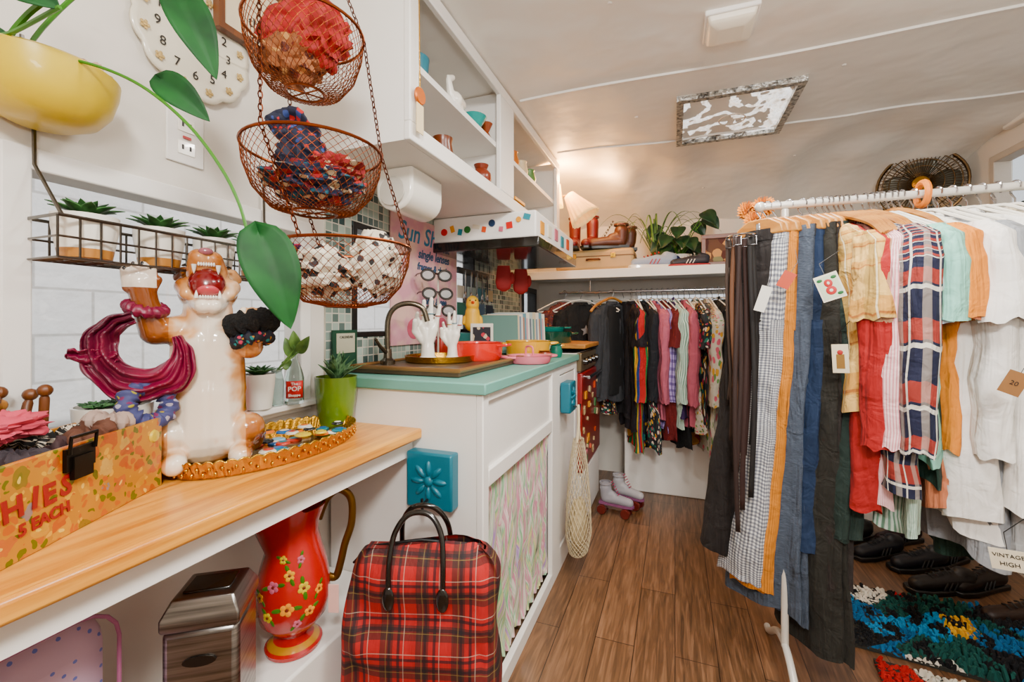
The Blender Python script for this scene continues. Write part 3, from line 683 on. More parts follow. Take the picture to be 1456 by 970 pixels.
def drape(pts,wid,m,label,seed=0,cat='scarf',name='scarf',th=.003,folds=3,fa=.011,nq=.014,nx=.012):
    P=smoothp(pts,8); n=len(P)-1; b=B()
    def fn(u,v):
        i=min(int(v*n),n-1); f=v*n-i; p=P[i].lerp(P[i+1],f); t=(P[min(i+1,n)]-P[max(i-1,0)]).normalized()
        s=t.cross(Vector((.57,-.82,0))).normalized(); o=t.cross(s)
        w=wid*(.45+.55*math.sin(pi*min(1,v*1.05)))*(1+.3*noise.noise(Vector((v*6,seed,0)))); x=(u-.5)
        q=noise.noise(Vector((u*5,v*9,seed)))
        return p+s*(x*w+nx*noise.noise(Vector((u*3,v*8,seed+7))))+o*(fa*math.sin(u*folds*2*pi+v*5+seed+2*noise.noise(Vector((v*4,u*2,seed))))+nq*q)
    b.grid(fn,34,110,0,(.1,.4)); return b.obj(name,m,label=label,cat=cat,solid=th)
def DMp(*p): return DM@Vector(p)
b=B()
def fscf(u,v):
    a=math.radians(112+262*v)
    cx,cz=-.088,.238
    w=.012+.036*math.sin(pi*min(1,v*.96+.04))**.7*(1+.35*noise.noise(Vector((v*6,2,0))))
    sag=1+.25*max(0,-math.sin(a))
    r0=.036; r=(r0+w*u)*sag
    ph=2.2*noise.noise(Vector((v*4,u*1.5,1)))
    ridge=.0050*math.sin(u*2*pi*2.6+v*9+ph*2)+.0025*math.sin(u*2*pi*5+v*17+ph*3)
    y=-.064-.010*math.sin(pi*u)-ridge-.010*noise.noise(Vector((u*2.5,v*7,4)))
    r+=.005*noise.noise(Vector((v*12,u*2,8)))*(.3+u)
    return DM@Vector((cx+r*math.cos(a)*1.02,y-.006*max(0,-math.sin(a)),cz+r*math.sin(a)*1.02))
b.grid(fscf,48,150,0,(.1,.4)); b.obj('scarf',MAG,label='thin folded magenta satin scarf draped over the raised arm',cat='scarf',solid=.002)
drape([DMp(-.125,-.072,.215),DMp(-.155,-.074,.213),DMp(-.186,-.076,.224)],.030,MAG,'magenta satin scarf end sticking out',4,folds=1.6,fa=.005,nq=.004,nx=.004,th=.002)
scrunchie(DM@Vector((-.092,-.032,.298)),.024,.010,MAG,'magenta satin scrunchie around the raised paw',Rm=Matrix.Rotation(.35,3,'Y'))
scrunchie(DM@Vector((-.085,-.075,.130)),.032,.014,floral('blue_floral','#4d4f77',['#a9a02a','#7a2f5a','#b5b0bf'],60),'blue floral scrunchie hanging on the figurine',Rm=Matrix.Rotation(1.2,3,'Y'))
scrunchie(DM@Vector((.072,-.048,.270)),.028,.021,mat('#050506',.95,bump=(200,.8,.01)),'fluffy black scrunchie around the paw',Rm=Matrix.Rotation(-.3,3,'Y'),seed=2)
scrunchie(DM@Vector((.072,-.05,.238)),.027,.012,floral('dark_floral','#12162a',['#cf9a3a','#b43a5a','#3a8a8a'],70),'dark floral scrunchie around the paw',Rm=Matrix.Rotation(-.3,3,'Y'),seed=4)
# ---------------------------------------------------------------- floral box
def f_flb(g):
    v=g.ob(); n0=g.noise(v,14,3); nz=g.noise(v,60,3); tn=g.n('ShaderNodeTexNoise'); g.put(tn.inputs['Vector'],v); tn.inputs['Scale'].default_value=40
    wv=g.n('ShaderNodeMix',data_type='RGBA'); g.put(wv.inputs[0],.025); g.put(wv.inputs[6],v); g.put(wv.inputs[7],tn.outputs[1]); vv=wv.outputs[2]
    d,c=g.vor(vv,36); h=g.xyz(c)[0]
    r=g.ramp(h,[(0,'#bd5426'),(.2,'#dcb04c'),(.36,'#737a34'),(.5,'#cd842e'),(.66,'#c9704e'),(.80,'#7d92a0'),(.9,'#dcc27a')],True)
    r=g.mix(g.math('MULTIPLY',nz,.75),r,'#9a621c')
    r2=g.mix(g.math('LESS_THAN',d,.13),r,'#e8cf7a')
    d3,c3=g.vor(vv,82); r3=g.mix(g.math('LESS_THAN',d3,.4),g.mix(n0,'#a8741f','#cc9c38'),g.ramp(g.xyz(c3)[1],[(0,'#70702c'),(.4,'#b96c2e'),(.7,'#d4ac50')],True))
    f=g.math('LESS_THAN',g.math('ADD',d,g.math('MULTIPLY',nz,.4)),.62)
    return g.mix(g.math('MULTIPLY',f,.82),r3,r2)
FLB=pmat('yellow_floral_vinyl2',f_flb,.34)
A0=Vector((-.832,.495,DZ)); A1=Vector((-.690,.215,DZ)); dx=(A1-A0).normalized(); nx=Vector((dx.y,-dx.x,0))
if nx.x>0: nx=-nx
LBX=(A1-A0).length; DBX=.115
rzx=math.atan2(-dx.y,-dx.x)
e=E('storage_box','yellow floral vinyl box with dark clasp and red lettering','box',tuple((A0+A1)/2+nx*DBX/2),rzx)
b=B(); hw=LBX/2; t=.006; H=.118
b.box((0,-DBX/2+t/2,H/2),(LBX,t,H)).box((0,DBX/2-t/2,H/2),(LBX,t,H)).box((-hw+t/2,0,H/2),(t,DBX-2*t,H)).box((hw-t/2,0,H/2),(t,DBX-2*t,H)).box((0,0,t/2),(LBX-2*t,DBX-2*t,t))
b.obj('body',FLB,e,bev=.002)
b=B(); Rl=Matrix.Rotation(-.12,3,'X'); b.box((-.165,DBX/2-.0,H+.09),(.24,.007,.20),R=Rl); b.obj('lid',FLB,e,bev=.002)
b=B(); b.box((-.01,-DBX/2-.003,H-.018),(.045,.005,.03)); b.box((-.01,-DBX/2-.006,H-.03),(.03,.006,.03)); b.tube([(-.03,-DBX/2-.007,H-.01),(-.03,-DBX/2-.009,H+.012),(.01,-DBX/2-.009,H+.012),(.01,-DBX/2-.007,H-.01)],.0025,6); b.obj('clasp',mat('#2a251f',.4,.8),e)
b=B(); b.lathe([(0,.004),(.009,.003),(.011,0)],(hw-.02,-DBX/2,H-.028),16,R=Matrix.Rotation(pi/2,3,'X')); b.obj('button',YEL,e)
mm=PM[e.name]
RED=mat('#98081c',.5)
def onbox(x,z,r=0): return mm@Matrix.Translation((x,-DBX/2-.0012,z))@Matrix.Rotation(pi/2,4,'X')@Matrix.Rotation(r,4,'Z')
for i,(ch,r) in enumerate((('H',.10),('I',-.08),('E',.06),('S',-.12))): text(ch,.036,RED,onbox(-.096+.0235*i+(.003 if i>0 else 0)-(.005 if i>1 else 0),.064+.003*(i%2),r),e,off=.0012)
text('5 EACH',.020,RED,onbox(-.056,.037,.06),e,off=.0007)
ZEB=pmat('zebra_cloth',lambda g:g.ramp(g.noise(g.map(g.uv(),(3,60,1)),2,2,2),[(.47,'#161413'),(.53,'#d9cfc0')],True),.8)
BX_=PM[e.name]
for i,(x,m,l) in enumerate(((.10,ZEB,'black and white zebra print scrunchie in the box'),(.06,mat('#6d4a3a',.8),'brown velvet scrunchie in the box'),(.0,ZEB,'black and white zebra print scrunchie in the box'),(-.05,mat('#3b3238',.8),'charcoal scrunchie in the box'),(-.1,mat('#b9a090',.8),'beige scrunchie in the box'),(.09,mat('#b6a399',.8),'beige scrunchie in the box'),(.03,mat('#4a3436',.8),'dark brown scrunchie in the box'))):
    scrunchie(BX_@Vector((x,(-.022 if i%2 else .02),H-.012+.01*(i%3))),.018,.013,m,l,Rm=Matrix.Rotation(.5*math.sin(i*2),3,'X'),seed=i,group='scrunchies in the floral box')
b=B(); crumple(b,(0,0,0),(.055,.03,.018),3,.5,4); b.obj('cloth_bow',mat('#c95c6e',.7),loc=BX_@Vector((-.04,.01,H+.028)),rz=rzx,label='pink fabric bow resting on scrunchies',cat='bow')
for i in range(12):
    b=B(); b.tube([(0,0,0),(0,0,.04),(0,0,.046)],[.0065,.0065,.004],8); b.ball((0,0,.053),.0095,seg=10,ring=7); b.tube([(0,0,-.0),(0,0,-.028)],.006,8)
    x=-.932+.022*(i%2); y=.205+.0155*i
    o=b.obj('clothes_peg',WOODD if i%3 else WOODL,loc=(x,y,.880+.008*(i%3)),label='wooden dolly clothes peg standing in a box',cat='clothes peg',group='wooden clothes pegs'); o.rotation_euler=(.25*math.sin(i*2.3),.2*math.cos(i*1.7),0)
b=B(); b.bb((-.95,.19,DZ+.001),(-.895,.39,.855)); b.obj('peg_box',mat('#a0482f',.6),label='low terracotta-coloured box holding pegs',cat='box')
# ---------------------------------------------------------------- pots
def rosette(b,c,r,n=3,k=8,mi=0,up=.5,seed=0):
    c=Vector(c)
    for j in range(n):
        rr=r*(1-j/n*.6); el=up+ j*.35
        for i in range(k):
            a=2*pi*(i+.5*(j%2))/k+seed; d=Vector((math.cos(a)*math.cos(el),math.sin(a)*math.cos(el),math.sin(el)))
            leafmesh(b,c,c+d*rr,rr*.38,Vector((0,0,1))-d*d.z*.99 if abs(d.z)<.98 else (1,0,0),.08,False,mi)
def pot(name,label,loc,r,h,m,cm=SUCC,pr=.05,kind='rosette',group=None):
    e=E(name,label,'potted plant',loc,group=group)
    prof=[(0,0),(r*.72,0),(r*.78,h*.02),(r*.97,h*.7),(r*1.0,h),(r*.93,h),(r*.9,h*.85),(0,h*.85)]
    B().lathe(prof,seg=32).obj('pot',m,e)
    B().lathe([(0,h*.87),(r*.9,h*.86)],seg=20).obj('soil',SOIL,e)
    b=B()
    if kind=='rosette': rosette(b,(0,0,h*.88),pr,3,9,seed=R()*3)
    if kind=='rosette3':
        for i in range(5): a=i*2*pi/5; rosette(b,(r*.5*math.cos(a),r*.5*math.sin(a),h*.87),pr*.55,2,7,seed=i)
    if kind=='spike':
        for i in range(22):
            a=R()*2*pi; el=.5+R()*.9; d=Vector((math.cos(a)*math.cos(el),math.sin(a)*math.cos(el),math.sin(el))); leafmesh(b,(0,0,h*.87),Vector((0,0,h*.87))+d*pr*(.8+.4*R()),pr*.2,(0,0,1) if el<1.2 else (1,0,0),.05,False)
    b.obj('plant',cm,e,solid=.0015); return e
TWO=pmat('two_tone_pot',lambda g:g.mix(g.math('GREATER_THAN',g.xyz(g.ob())[2],-.020),'#b98a55','#efebe2'),.3)
pot('potted_succulent','cream bowl of dark succulents on the window sill',(-.918,.47,.843),.055,.066,CERW,SUCC,.05,'rosette3')
pot('potted_succulent','ribbed white pot with succulent on the window sill',(-.945,.775,.843),.036,.085,CERW,SUCC,.05)
GRP='potted succulents in the wire rack'
RX=-.915
for y,r in ((.43,.045),(.54,.042),(.645,.040),(.742,.038)):
    pot('potted_succulent','white ceramic pot with green succulent in the wire rack',(RX,y,1.155),r*.95,.072,TWO,SUCC,.055,group=GRP)
e=E('wire_rack','grey wire window basket hanging on hooks','rack',(RX,.585,1.15))
b=B(); ya,yb=.375,.80; xa,xb=RX-.04,RX+.045; z0,z1=1.151,1.215
for z,rr in ((z0,.002),(z1,.003),((z0+z1)/2,.002)): b.tube([(xa,ya,z),(xb,ya,z),(xb,yb,z),(xa,yb,z)],rr,6,True)
for i in range(17):
    y=ya+(yb-ya)*i/16; b.tube([(xa,y,z1),(xa,y,z0),(xb,y,z0),(xb,y,z1)],.0018,5)
for x in (xa+.02,RX,xb-.02): b.tube([(x,ya,z0),(x,yb,z0)],.0018,5)
b.obj('basket',STEEL,e,world=True)
for y in (ya+.005,yb-.01):
    b=B(); b.tube([(xb,y,z1),(xa+.01,y,1.30),(WL+.012,y,1.40),(WL+.012,y,1.425)],.003,6)
    b.obj('hanger_wire',STEEL,e,world=True)
pot('potted_cactus','tapered lime green pot with spiky aloe',(-.868,.948,DZ+.001),.055,.135,mat('#6c8418',.25,coat=.4),pmat('aloe',lambda g:g.ramp(g.noise(g.ob(),60,2),[(.35,'#1c4a2a'),(.7,'#7f9f78')]),.5),.085,'spike')
e=E('soda_bottle','clear glass soda bottle with red and white label','bottle',(-.925,.862,.843))
B().lathe([(0,0),(.021,0),(.023,.004),(.0235,.066),(.019,.085),(.009,.112),(.0085,.130),(.0105,.132),(.0105,.138),(.007,.138),(.0065,.115),(.016,.085),(.020,.066),(.020,.008),(0,.006)],seg=28).obj('glass_body',mat('#e8f0ec',.03,trans=1,var=0),e)
vd=(CAM-Vector((-.925,.862,0))); va=math.atan2(vd.y,vd.x)+pi/2
b=B(); b.grid(lambda u,v:(.0240*math.sin((u-.5)*1.9),-.0240*math.cos((u-.5)*1.9),.016+.044*v),16,2); b.v=[Rz(va)@v for v in b.v]; b.obj('label',mat('#c4202a',.4),e,solid=.0005)
for s_,z_,q_ in (('The',.053,.010),('POP',.040,.0165),('Shoppe',.024,.0095)):
    text(s_,q_,CERW,PM[e.name]@Rz(va)@Matrix.Translation((0,-.0252,z_))@Matrix.Rotation(pi/2,4,'X'),e,off=.0002)
B().box((0,0,0),(.004,.1,.075)).obj('pink_card',mat('#e89aa4',.6),loc=(-.955,.70,.882),label='pink card propped on the window sill',cat='card')
# ---------------------------------------------------------------- wall things on left
def wmat(Y,Z): return frame((WL+.001,Y,Z),(0,1,0),(0,0,1))
CY,CZ_,CR_=.628,1.645,.115
e=E('wall_clock','white scalloped plate wall clock with gold decoration','clock',(WL+.004,CY,CZ_))
b=B(); M=wmat(CY,CZ_)
def fcl(u,v):
    a=2*pi*u; r=CR_*v*(1+.06*v*abs(math.sin(a*6))); return M@Vector((r*math.cos(a),r*math.sin(a),.006+.012*max(0,v-.7)*2))
b.grid(fcl,120,10); b.obj('face',mat('#e6e0d0',.25,coat=.5),e,world=True,solid=.006)
for k in range(12):
    a=k*pi/6+.26; b=B()
    for j in range(5):
        q=j*2*pi/5; b.ball(M@Vector((.100*math.cos(a)+.006*math.cos(q),.100*math.sin(a)+.006*math.sin(q),.0165)),(.0012,.0035,.0035),seg=7,ring=5)
    b.ball(M@Vector((.100*math.cos(a),.100*math.sin(a),.0175)),(.0012,.004,.004),seg=7,ring=5)
    b.obj('gold_flower',mat('#c9b384',.35,.3),e,world=True)
for k in range(1,13):
    a=pi/2-k*pi/6; text(str(k),.026,mat('#2a2620',.6),M@Matrix.Translation((.072*math.cos(a),.072*math.sin(a),.0115)),e,'numeral',.0004)
for ang,L,w in ((2.2,.038,.0018),(.4,.05,.0014)):
    b=B(); b.tube([M@Vector((0,0,.014)),M@Vector((L*math.cos(ang),L*math.sin(ang),.014))],w,6); b.obj('hand',BLACK,e,world=True)
e=E('framed_sign','wooden framed cream sign with dark lettering','sign',(WL+.004,.80,1.70))
b=B(); y0,y1,z0,z1=.660,.875,1.695,1.87; xo=.02
b.bb((WL+xo,y0,z0),(WL+xo+.018,y1,z0+.014)).bb((WL+xo,y0,z1-.014),(WL+xo+.018,y1,z1)).bb((WL+xo,y0,z0+.014),(WL+xo+.018,y0+.014,z1-.014)).bb((WL+xo,y1-.014,z0+.014),(WL+xo+.018,y1,z1-.014)); b.obj('frame',WOODD,e,world=True)
B().bb((WL+xo,y0+.014,z0+.014),(WL+xo+.008,y1-.014,z1-.014)).obj('board',mat('#e0d4bc',.7),e,world=True)
text('then',.034,BLACK,wmat((y0+y1)/2,1.757)@Matrix.Translation((0,0,xo+.0075)),e); text("arler",.034,BLACK,wmat((y0+y1)/2+.01,1.728)@Matrix.Translation((0,0,xo+.0075)),e)
p=onX(262,195,WL); Y0,Z0=p.y,p.z
e=E('wall_outlet','white wall outlet plate with two sockets','outlet',(WL+.002,Y0,Z0))
b=B(); b.bb((WL,Y0-.037,Z0-.058),(WL+.006,Y0+.037,Z0+.058)); b.obj('plate',WHITE,e,world=True,bev=.002)
for dz in (-.025,.022):
    b=B(); b.bb((WL+.006,Y0-.017,Z0+dz-.014),(WL+.008,Y0+.017,Z0+dz+.014)); b.obj('socket',CERW,e,world=True,bev=.001)
    for s_ in (-1,1):
        b=B(); b.bb((WL+.008,Y0+s_*.0075-.002,Z0+dz-.004),(WL+.0086,Y0+s_*.0075+.002,Z0+dz+.006)); b.obj('slot',BLACK,e,world=True)
b=B(); b.bb((WL+.008,Y0-.008,Z0-.006),(WL+.010,Y0+.008,Z0-.001)); b.obj('reset_button',mat('#b01c1c',.4),e,world=True)
# yellow planter + vine
pc=at(62,130,.66)
e=E('hanging_planter','glossy lemon yellow bowl planter with trailing philodendron','potted plant',(pc.x,pc.y,pc.z-.05))
b=B(); b.lathe([(0,-.052),(.038,-.050),(.062,-.038),(.078,-.016),(.086,.013),(.088,.032),(.083,.036),(.080,.028),(.072,-.01),(0,-.03)],tuple(pc),40); b.obj('bowl',YEL,e,world=True)
B().lathe([(0,.022),(.080,.024)],tuple(pc),20).obj('soil',SOIL,e,world=True)
b=B(); crumple(b,pc+Vector((.02,.04,.046)),(.03,.03,.016),2); b.obj('seashell',mat('#c9a99a',.5),e,world=True)
b=B(); b.tube([pc+Vector((-.06,0,.03)),Vector((WL+.004,pc.y,pc.z+.10))],.003,6); b.obj('wall_bracket',STEEL,e,world=True)
STEM=mat('#4f8430',.4)
def pathpts(L,k0,k1):
    n=len(L); return [at(p[0],p[1],k0+(k1-k0)*i/(n-1)) for i,p in enumerate(L)]
for L_,k0,k1,r_ in (([(20,118),(30,90),(90,84),(150,98),(210,128),(270,180),(315,240),(340,290),(352,332)],.62,.66,.0024),([(10,125),(5,70),(40,20),(90,-15)],.62,.58,.004),([(25,120),(-20,60),(20,45),(85,10)],.62,.56,.0028),([(15,120),(60,40),(150,-30),(250,-10)],.60,.66,.003)):
    b=B(); b.tube(smoothp(pathpts(L_,k0,k1)),r_,6); b.obj('stem',STEM,e,world=True)
for (bx,by,tx,ty,w,k) in ((252,-10,308,112,.060,.66),(228,112,298,172,.048,.66),(368,330,414,468,.078,.66),(20,-30,85,12,.05,.55),(0,100,-40,20,.06,.6)):
    b=B(); P0=at(bx,by,k);P1=at(tx,ty,k*1.02); leafmesh(b,P0,P1,w,(CAM-P0)+Vector((.1,0,.15)),.07); b.obj('leaf',LEAF,e,world=True,solid=.0012)
e=E('potted_pothos','small light green pothos cutting in a glass jar','potted plant',(-.90,.815,DZ+.04))
B().lathe([(0,0),(.016,0),(.018,.06),(.012,.085),(.014,.09),(0,.08)],(-.945,.825,.843),16).obj('jar',mat('#cfe0da',.05,trans=.7,var=0),e,world=True)
for i,(px,py,qx,qy) in enumerate(((415,505,405,480),(425,500,440,478),(412,520,400,515),(420,495,417,470))):
    b=B(); P0=at(px,py,1.12);P1=at(qx,qy,1.11); b.tube([(-.945,.825,.93),P0],.0015,5); leafmesh(b,P0,P1,.028,CAM-P0,.1); b.obj('leaf',LEAFL,e,world=True,solid=.001)
# ---------------------------------------------------------------- hanging baskets
bk=.85
b1,b2,b3=at(434,45,bk),at(447,216,bk),at(492,352,bk)
bc=[Vector(b1),Vector(b2),Vector(b3)]
rad=[.108,.126,.122]; hts=[.12,.12,.115]
e=E('hanging_basket','three-tier copper wire hanging basket on chains','basket',(bc[2].x,bc[2].y,bc[2].z-.12))
for c,r,h in zip(bc,rad,hts):
    b=B(); prof=[(r*.30,-h),(r*.62,-h*.93),(r*.85,-h*.65),(r*.97,-h*.3),(r,0)]
    diamond(b,prof,46,20); b.v=[v+c for v in b.v]
    o=b.obj('basket_bowl',COPPER,e,world=True); md=o.modifiers.new('W','WIREFRAME'); md.thickness=.0016; md.use_even_offset=False
    b=B(); b.tube([c+Vector((r*math.cos(a*pi/20),r*math.sin(a*pi/20),0)) for a in range(40)],.003,7,True); b.obj('basket_rim',COPPER,e,world=True)
    b=B(); b.tube([c+Vector((r*.32*math.cos(a*pi/8),r*.32*math.sin(a*pi/8),-h)) for a in range(16)],.0025,6,True)
    for a in range(6): w=a*pi/3; b.tube([c+Vector((0,0,-h)),c+Vector((r*.32*math.cos(w),r*.32*math.sin(w),-h))],.0015,5)
    b.obj('basket_base',COPPER,e,world=True)
def chain(b,p0,p1,lk=.011):
    d=p1-p0; n=max(2,int(d.length/lk)); t=d.normalized(); s1=t.cross(Vector((.3,1,.2))).normalized(); s2=t.cross(s1)
    for i in range(n):
        c=p0+d*((i+.5)/n); s=s1 if i%2 else s2
        b.tube([c+t*math.cos(a*pi/4)*lk*.68+s*math.sin(a*pi/4)*lk*.32 for a in range(8)],.0011,4,True)
top=Vector((b1.x,b1.y,CZ-.03))
for k in range(3):
    b=B(); a=k*2*pi/3+.6; r=[bc[i]+Vector((rad[i]*math.cos(a),rad[i]*math.sin(a),0)) for i in range(3)]
    chain(b,top,r[0]); chain(b,r[0],r[1]); chain(b,r[1],r[2]); b.obj('chain',mat('#6a3a26',.35,1),e,world=True)
b=B(); b.tube([top+Vector((0,0,-.003)),top+Vector((0,0,.028))],.003,6); b.obj('hook',mat('#6a3a26',.35,1),e,world=True)
PAIS=floral('paisley_cloth','#1a2744',['#a02028','#c9b9a0','#1a5a68','#7a1a2a'],55,.5,.8,obj=True)
FLW=floral('bw_floral','#d6cebf',['#1a1718','#3a3032','#d6cebf'],45,.5,.8,obj=True)
def cl(c,r,m,label,seed,cat='scarf',group=None,amp=.55): b=B(); crumple(b,(0,0,0),r,seed,amp,2.6); b.obj(cat.replace(' ','_'),m,loc=tuple(c),label=label,cat=cat,group=group)
gx='scarves in the hanging baskets'
REDC=mat('#a30c1e',.7,var=.35,sc=25,name='red_cotton')
cl(bc[0]+Vector((.035,.01,-.02)),(.05,.045,.05),REDC,'bright red crumpled scarf in a wire basket',1,group=gx,amp=.4)
drape([bc[0]+Vector((-.06,-.05,-.03)),bc[0]+Vector((-.02,-.03,.01)),bc[0]+Vector((.03,0,.035)),bc[0]+Vector((.07,.04,.0))],.06,REDC,'bright red bandana folded over the basket',2,fa=.005,nq=.006,nx=.006,folds=1.5)
cl(bc[0]+Vector((-.02,-.01,-.06)),(.06,.055,.04),floral('tan_floral','#9a6a4a',['#5a2a1a','#c9a070','#7a3a2a'],45,.4,.8,obj=True),'tan floral print scarf in a wire basket',2,group=gx,amp=.4)
cl(bc[1]+Vector((.0,.0,-.065)),(.088,.085,.036),PAIS,'red and blue paisley scarves in a wire basket',4,group=gx,amp=.4)
cl(bc[1]+Vector((.03,.02,-.035)),(.06,.05,.03),floral('red_paisley','#8a1a22',['#c9b9a0','#1a2744','#8a1a22'],50,.4,.8,obj=True),'red paisley bandana in a wire basket',12,group=gx,amp=.4)
drape([bc[1]+Vector((-.055,-.05,.03)),bc[1]+Vector((-.03,-.03,.045)),bc[1]+Vector((-.0,-.02,.0)),bc[1]+Vector((.03,.01,-.04))],.07,floral('navy_floral','#141a34',['#a81d26','#141a34','#3a4a7a'],50,.4,.8),'navy and red bandana standing in a wire basket',3,fa=.006,nq=.008,nx=.008,folds=1.5)
cl(bc[1]+Vector((-.03,-.02,-.02)),(.03,.03,.04),mat('#141a34',.8),'navy scarf in a wire basket',3,group=gx)
cl(bc[2]+Vector((-.035,-.03,-.05)),(.065,.06,.045),FLW,'black and white floral scarf in a wire basket',6,group=gx,amp=.35)
cl(bc[2]+Vector((.045,.03,-.03)),(.05,.05,.06),floral('bw_floral2','#cfc7b8',['#2a2728','#4a4042','#cfc7b8','#cfc7b8'],60,.4,.8,obj=True),'cream and black patterned scarf in a wire basket',7,group=gx,amp=.35)
cl(at(395,355,.95),(.05,.03,.02),floral('confetti_cloth','#4a1f6a',['#e0507a','#f0c030','#30a0a0','#e86a2a'],50,.5,obj=True),'multicoloured print scarf tied on the basket chain',9)
# ---------------------------------------------------------------- sink zone
e=E('sink_board','brown wood-rimmed board covering the sink','board',(-.765,1.34,TZ))
B().bb((-.93,1.08,TZ+.001),(-.56,1.62,TZ+.018)).obj('panel',mat('#5a4a38',.4),e,world=True,bev=.003)
b=B(); b.tube([(-.93,1.08,TZ+.02),(-.56,1.08,TZ+.02),(-.56,1.62,TZ+.02),(-.93,1.62,TZ+.02)],.007,6,True); b.obj('rim',mat('#8a6a46',.35),e,world=True)
ZT=TZ+.0185
e=E('faucet','brushed metal kitchen faucet with arched spout','faucet',(-.885,1.2,ZT))
BR=mat('#7b7468',.25,.9)
b=B(); b.lathe([(0,0),(.024,0),(.024,.012),(.014,.02),(.012,.05),(0,.05)]); b.obj('base',BR,e)
b=B(); b.tube(smoothp([(0,0,.04),(0,0,.14),(.02,.01,.185),(.06,.03,.2),(.10,.05,.185),(.115,.058,.14)]),.009,10); b.obj('spout',BR,e)
b=B(); b.tube([(0,-.01,.04),(.0,-.04,.06),(.0,-.065,.085)],[.008,.006,.005],8); b.obj('lever',BR,e)
tc=(-.78,1.36,ZT)
e=E('round_tray','round gold-rimmed mirror tray','tray',tc)
B().lathe([(0,0),(.115,0),(.115,.006),(0,.006)],seg=40).obj('mirror',mat('#89856f',.1,.9),e)
b=B(); b.lathe([(.115,0),(.12,.002),(.124,.022),(.118,.022),(.114,.006)],seg=64); b.obj('rim',GOLD,e,world=False)
def hand(loc,rz,s,label):
    e=E('hand_sculpture',label,'sculpture',loc,rz)
    c=[((0,0,.012),.024,(0,0,.06),.020),((0,0,.06),.02,(-.012,0,.105),.020),((0,0,.06),.02,(.014,0,.105),.020),((-.01,0,.10),.019,(.014,0,.112),.017)]
    fi=[((-.027,-.002,.118),(-.036,-.012,.145),(-.032,-.03,.158),.0075),((-.010,0,.124),(-.014,-.004,.168),(-.012,-.010,.198),.0085),((.008,0,.124),(.010,-.003,.172),(.012,-.008,.206),.0085),((.025,0,.116),(.034,-.002,.156),(.040,-.006,.184),.008)]
    for a,m_,t,r in fi: c+=[((a[0]*.7,a[1],a[2]-.02),r*1.1,a,r*1.1),(a,r*1.1,m_,r),(m_,r,t,r*.78)]
    c+=[((-.016,-.002,.065),.014,(-.042,-.014,.098),.011),((-.042,-.014,.098),.010,(-.040,-.03,.132),.0085)]
    c=[(Vector(a)*s,r*s,Vector(d)*s,q*s) for a,r,d,q in c]
    capsules('hand',c,CERW,e,.003,3)
    b=B(); b.lathe([(0,0),(.03*s,0),(.03*s,.008*s),(.024*s,.014*s),(0,.014*s)]); b.obj('base',CERW,e)
    for k,(x,z) in enumerate(((-.013,.150),(.010,.155),(.034,.148))):
        b=B(); b.tube([(x*s+.0095*s*math.cos(a*pi/8),-.003*s+.0095*s*math.sin(a*pi/8),z*s) for a in range(16)],.0016,6,True); b.obj('ring',[GOLD,TEAL,REDC][k],e)
hand((-.80,1.31,ZT+.0065),.5,1.03,'white ceramic hand sculpture with raised fingers wearing rings')
hand((-.745,1.385,ZT+.0065),.2,.82,'smaller white ceramic hand sculpture wearing rings')
def cwpan(name,label,loc,r,h,m,handles=2,rz=0):
    e=E(name,label,'pan',loc,rz)
    B().lathe([(0,0),(r*.9,0),(r*.97,h*.2),(r,h),(r*1.03,h+.002),(r*.95,h),(r*.9,h*.15),(0,h*.12)],seg=36).obj('body',m,e)
    for k in range(handles):
        a=pi*k; b=B(); b.tube(smoothp([(math.cos(a)*r*.98,-.03,h*.85),(math.cos(a)*(r+.03),-.022,h*.9),(math.cos(a)*(r+.03),.022,h*.9),(math.cos(a)*r*.98,.03,h*.85)]),.005,7); b.obj('handle',m,e)
    return e
cwpan('pot','orange-red enamel casserole dish',(-.69,1.475,ZT),.095,.062,mat('#d8400e',.2,coat=.4))
cwpan('pan','yellow enamel gratin pan',(-.59,1.77,TZ+.002),.095,.075,mat('#ddb00a',.2,coat=.4),2,.5)
e=cwpan('pan','pale pink enamel pan with small handles',(-.52,1.58,TZ+.002),.082,.028,mat('#e08a98',.2,coat=.4),2,.9)
b=B(); b.tube(smoothp([(0,-.025,.03),(0,-.02,.06),(0,.02,.06),(0,.025,.03)]),.004,7); b.obj('lid_handle',mat('#e08a98',.2),e)
cwpan('pot','dark green enamel casserole on the cooktop',(-.66,2.34,.920),.13,.085,mat('#0f5040',.2,coat=.6),2,.3)
cwpan('pot','small teal enamel pot stacked in the casserole',(-.66,2.34,1.0),.09,.03,mat('#1f7f74',.2,coat=.6),2,.3)
cwpan('pot','small yellow enamel pot on the worktop',(-.60,2.03,TZ+.002),.07,.05,mat('#d9a41a',.2,coat=.6),2,.3)
B().bb((-.60,2.17,.922),(-.42,2.62,.945)).obj('cutting_board',WOODL,label='light wooden cutting board on the stove edge',cat='cutting board',bev=.004)
e=E('photo_frame','small standing photo frame with dark portrait print','photo frame',(-.755,1.66,TZ+.002),math.radians(18))
b=B(); b.box((0,0,.075),(.095,.01,.15)); b.obj('frame',mat('#d9d4c8',.4),e,bev=.002); B().box((0,-.0058,.075),(.074,.002,.12)).obj('print',floral('dark_print','#1a1220',['#b03a4a','#c9b9a0','#2a2a4a'],40,.4,obj=True),e)
B().box((0,.03,.03),(.04,.006,.06)).obj('stand',BLACK,e)
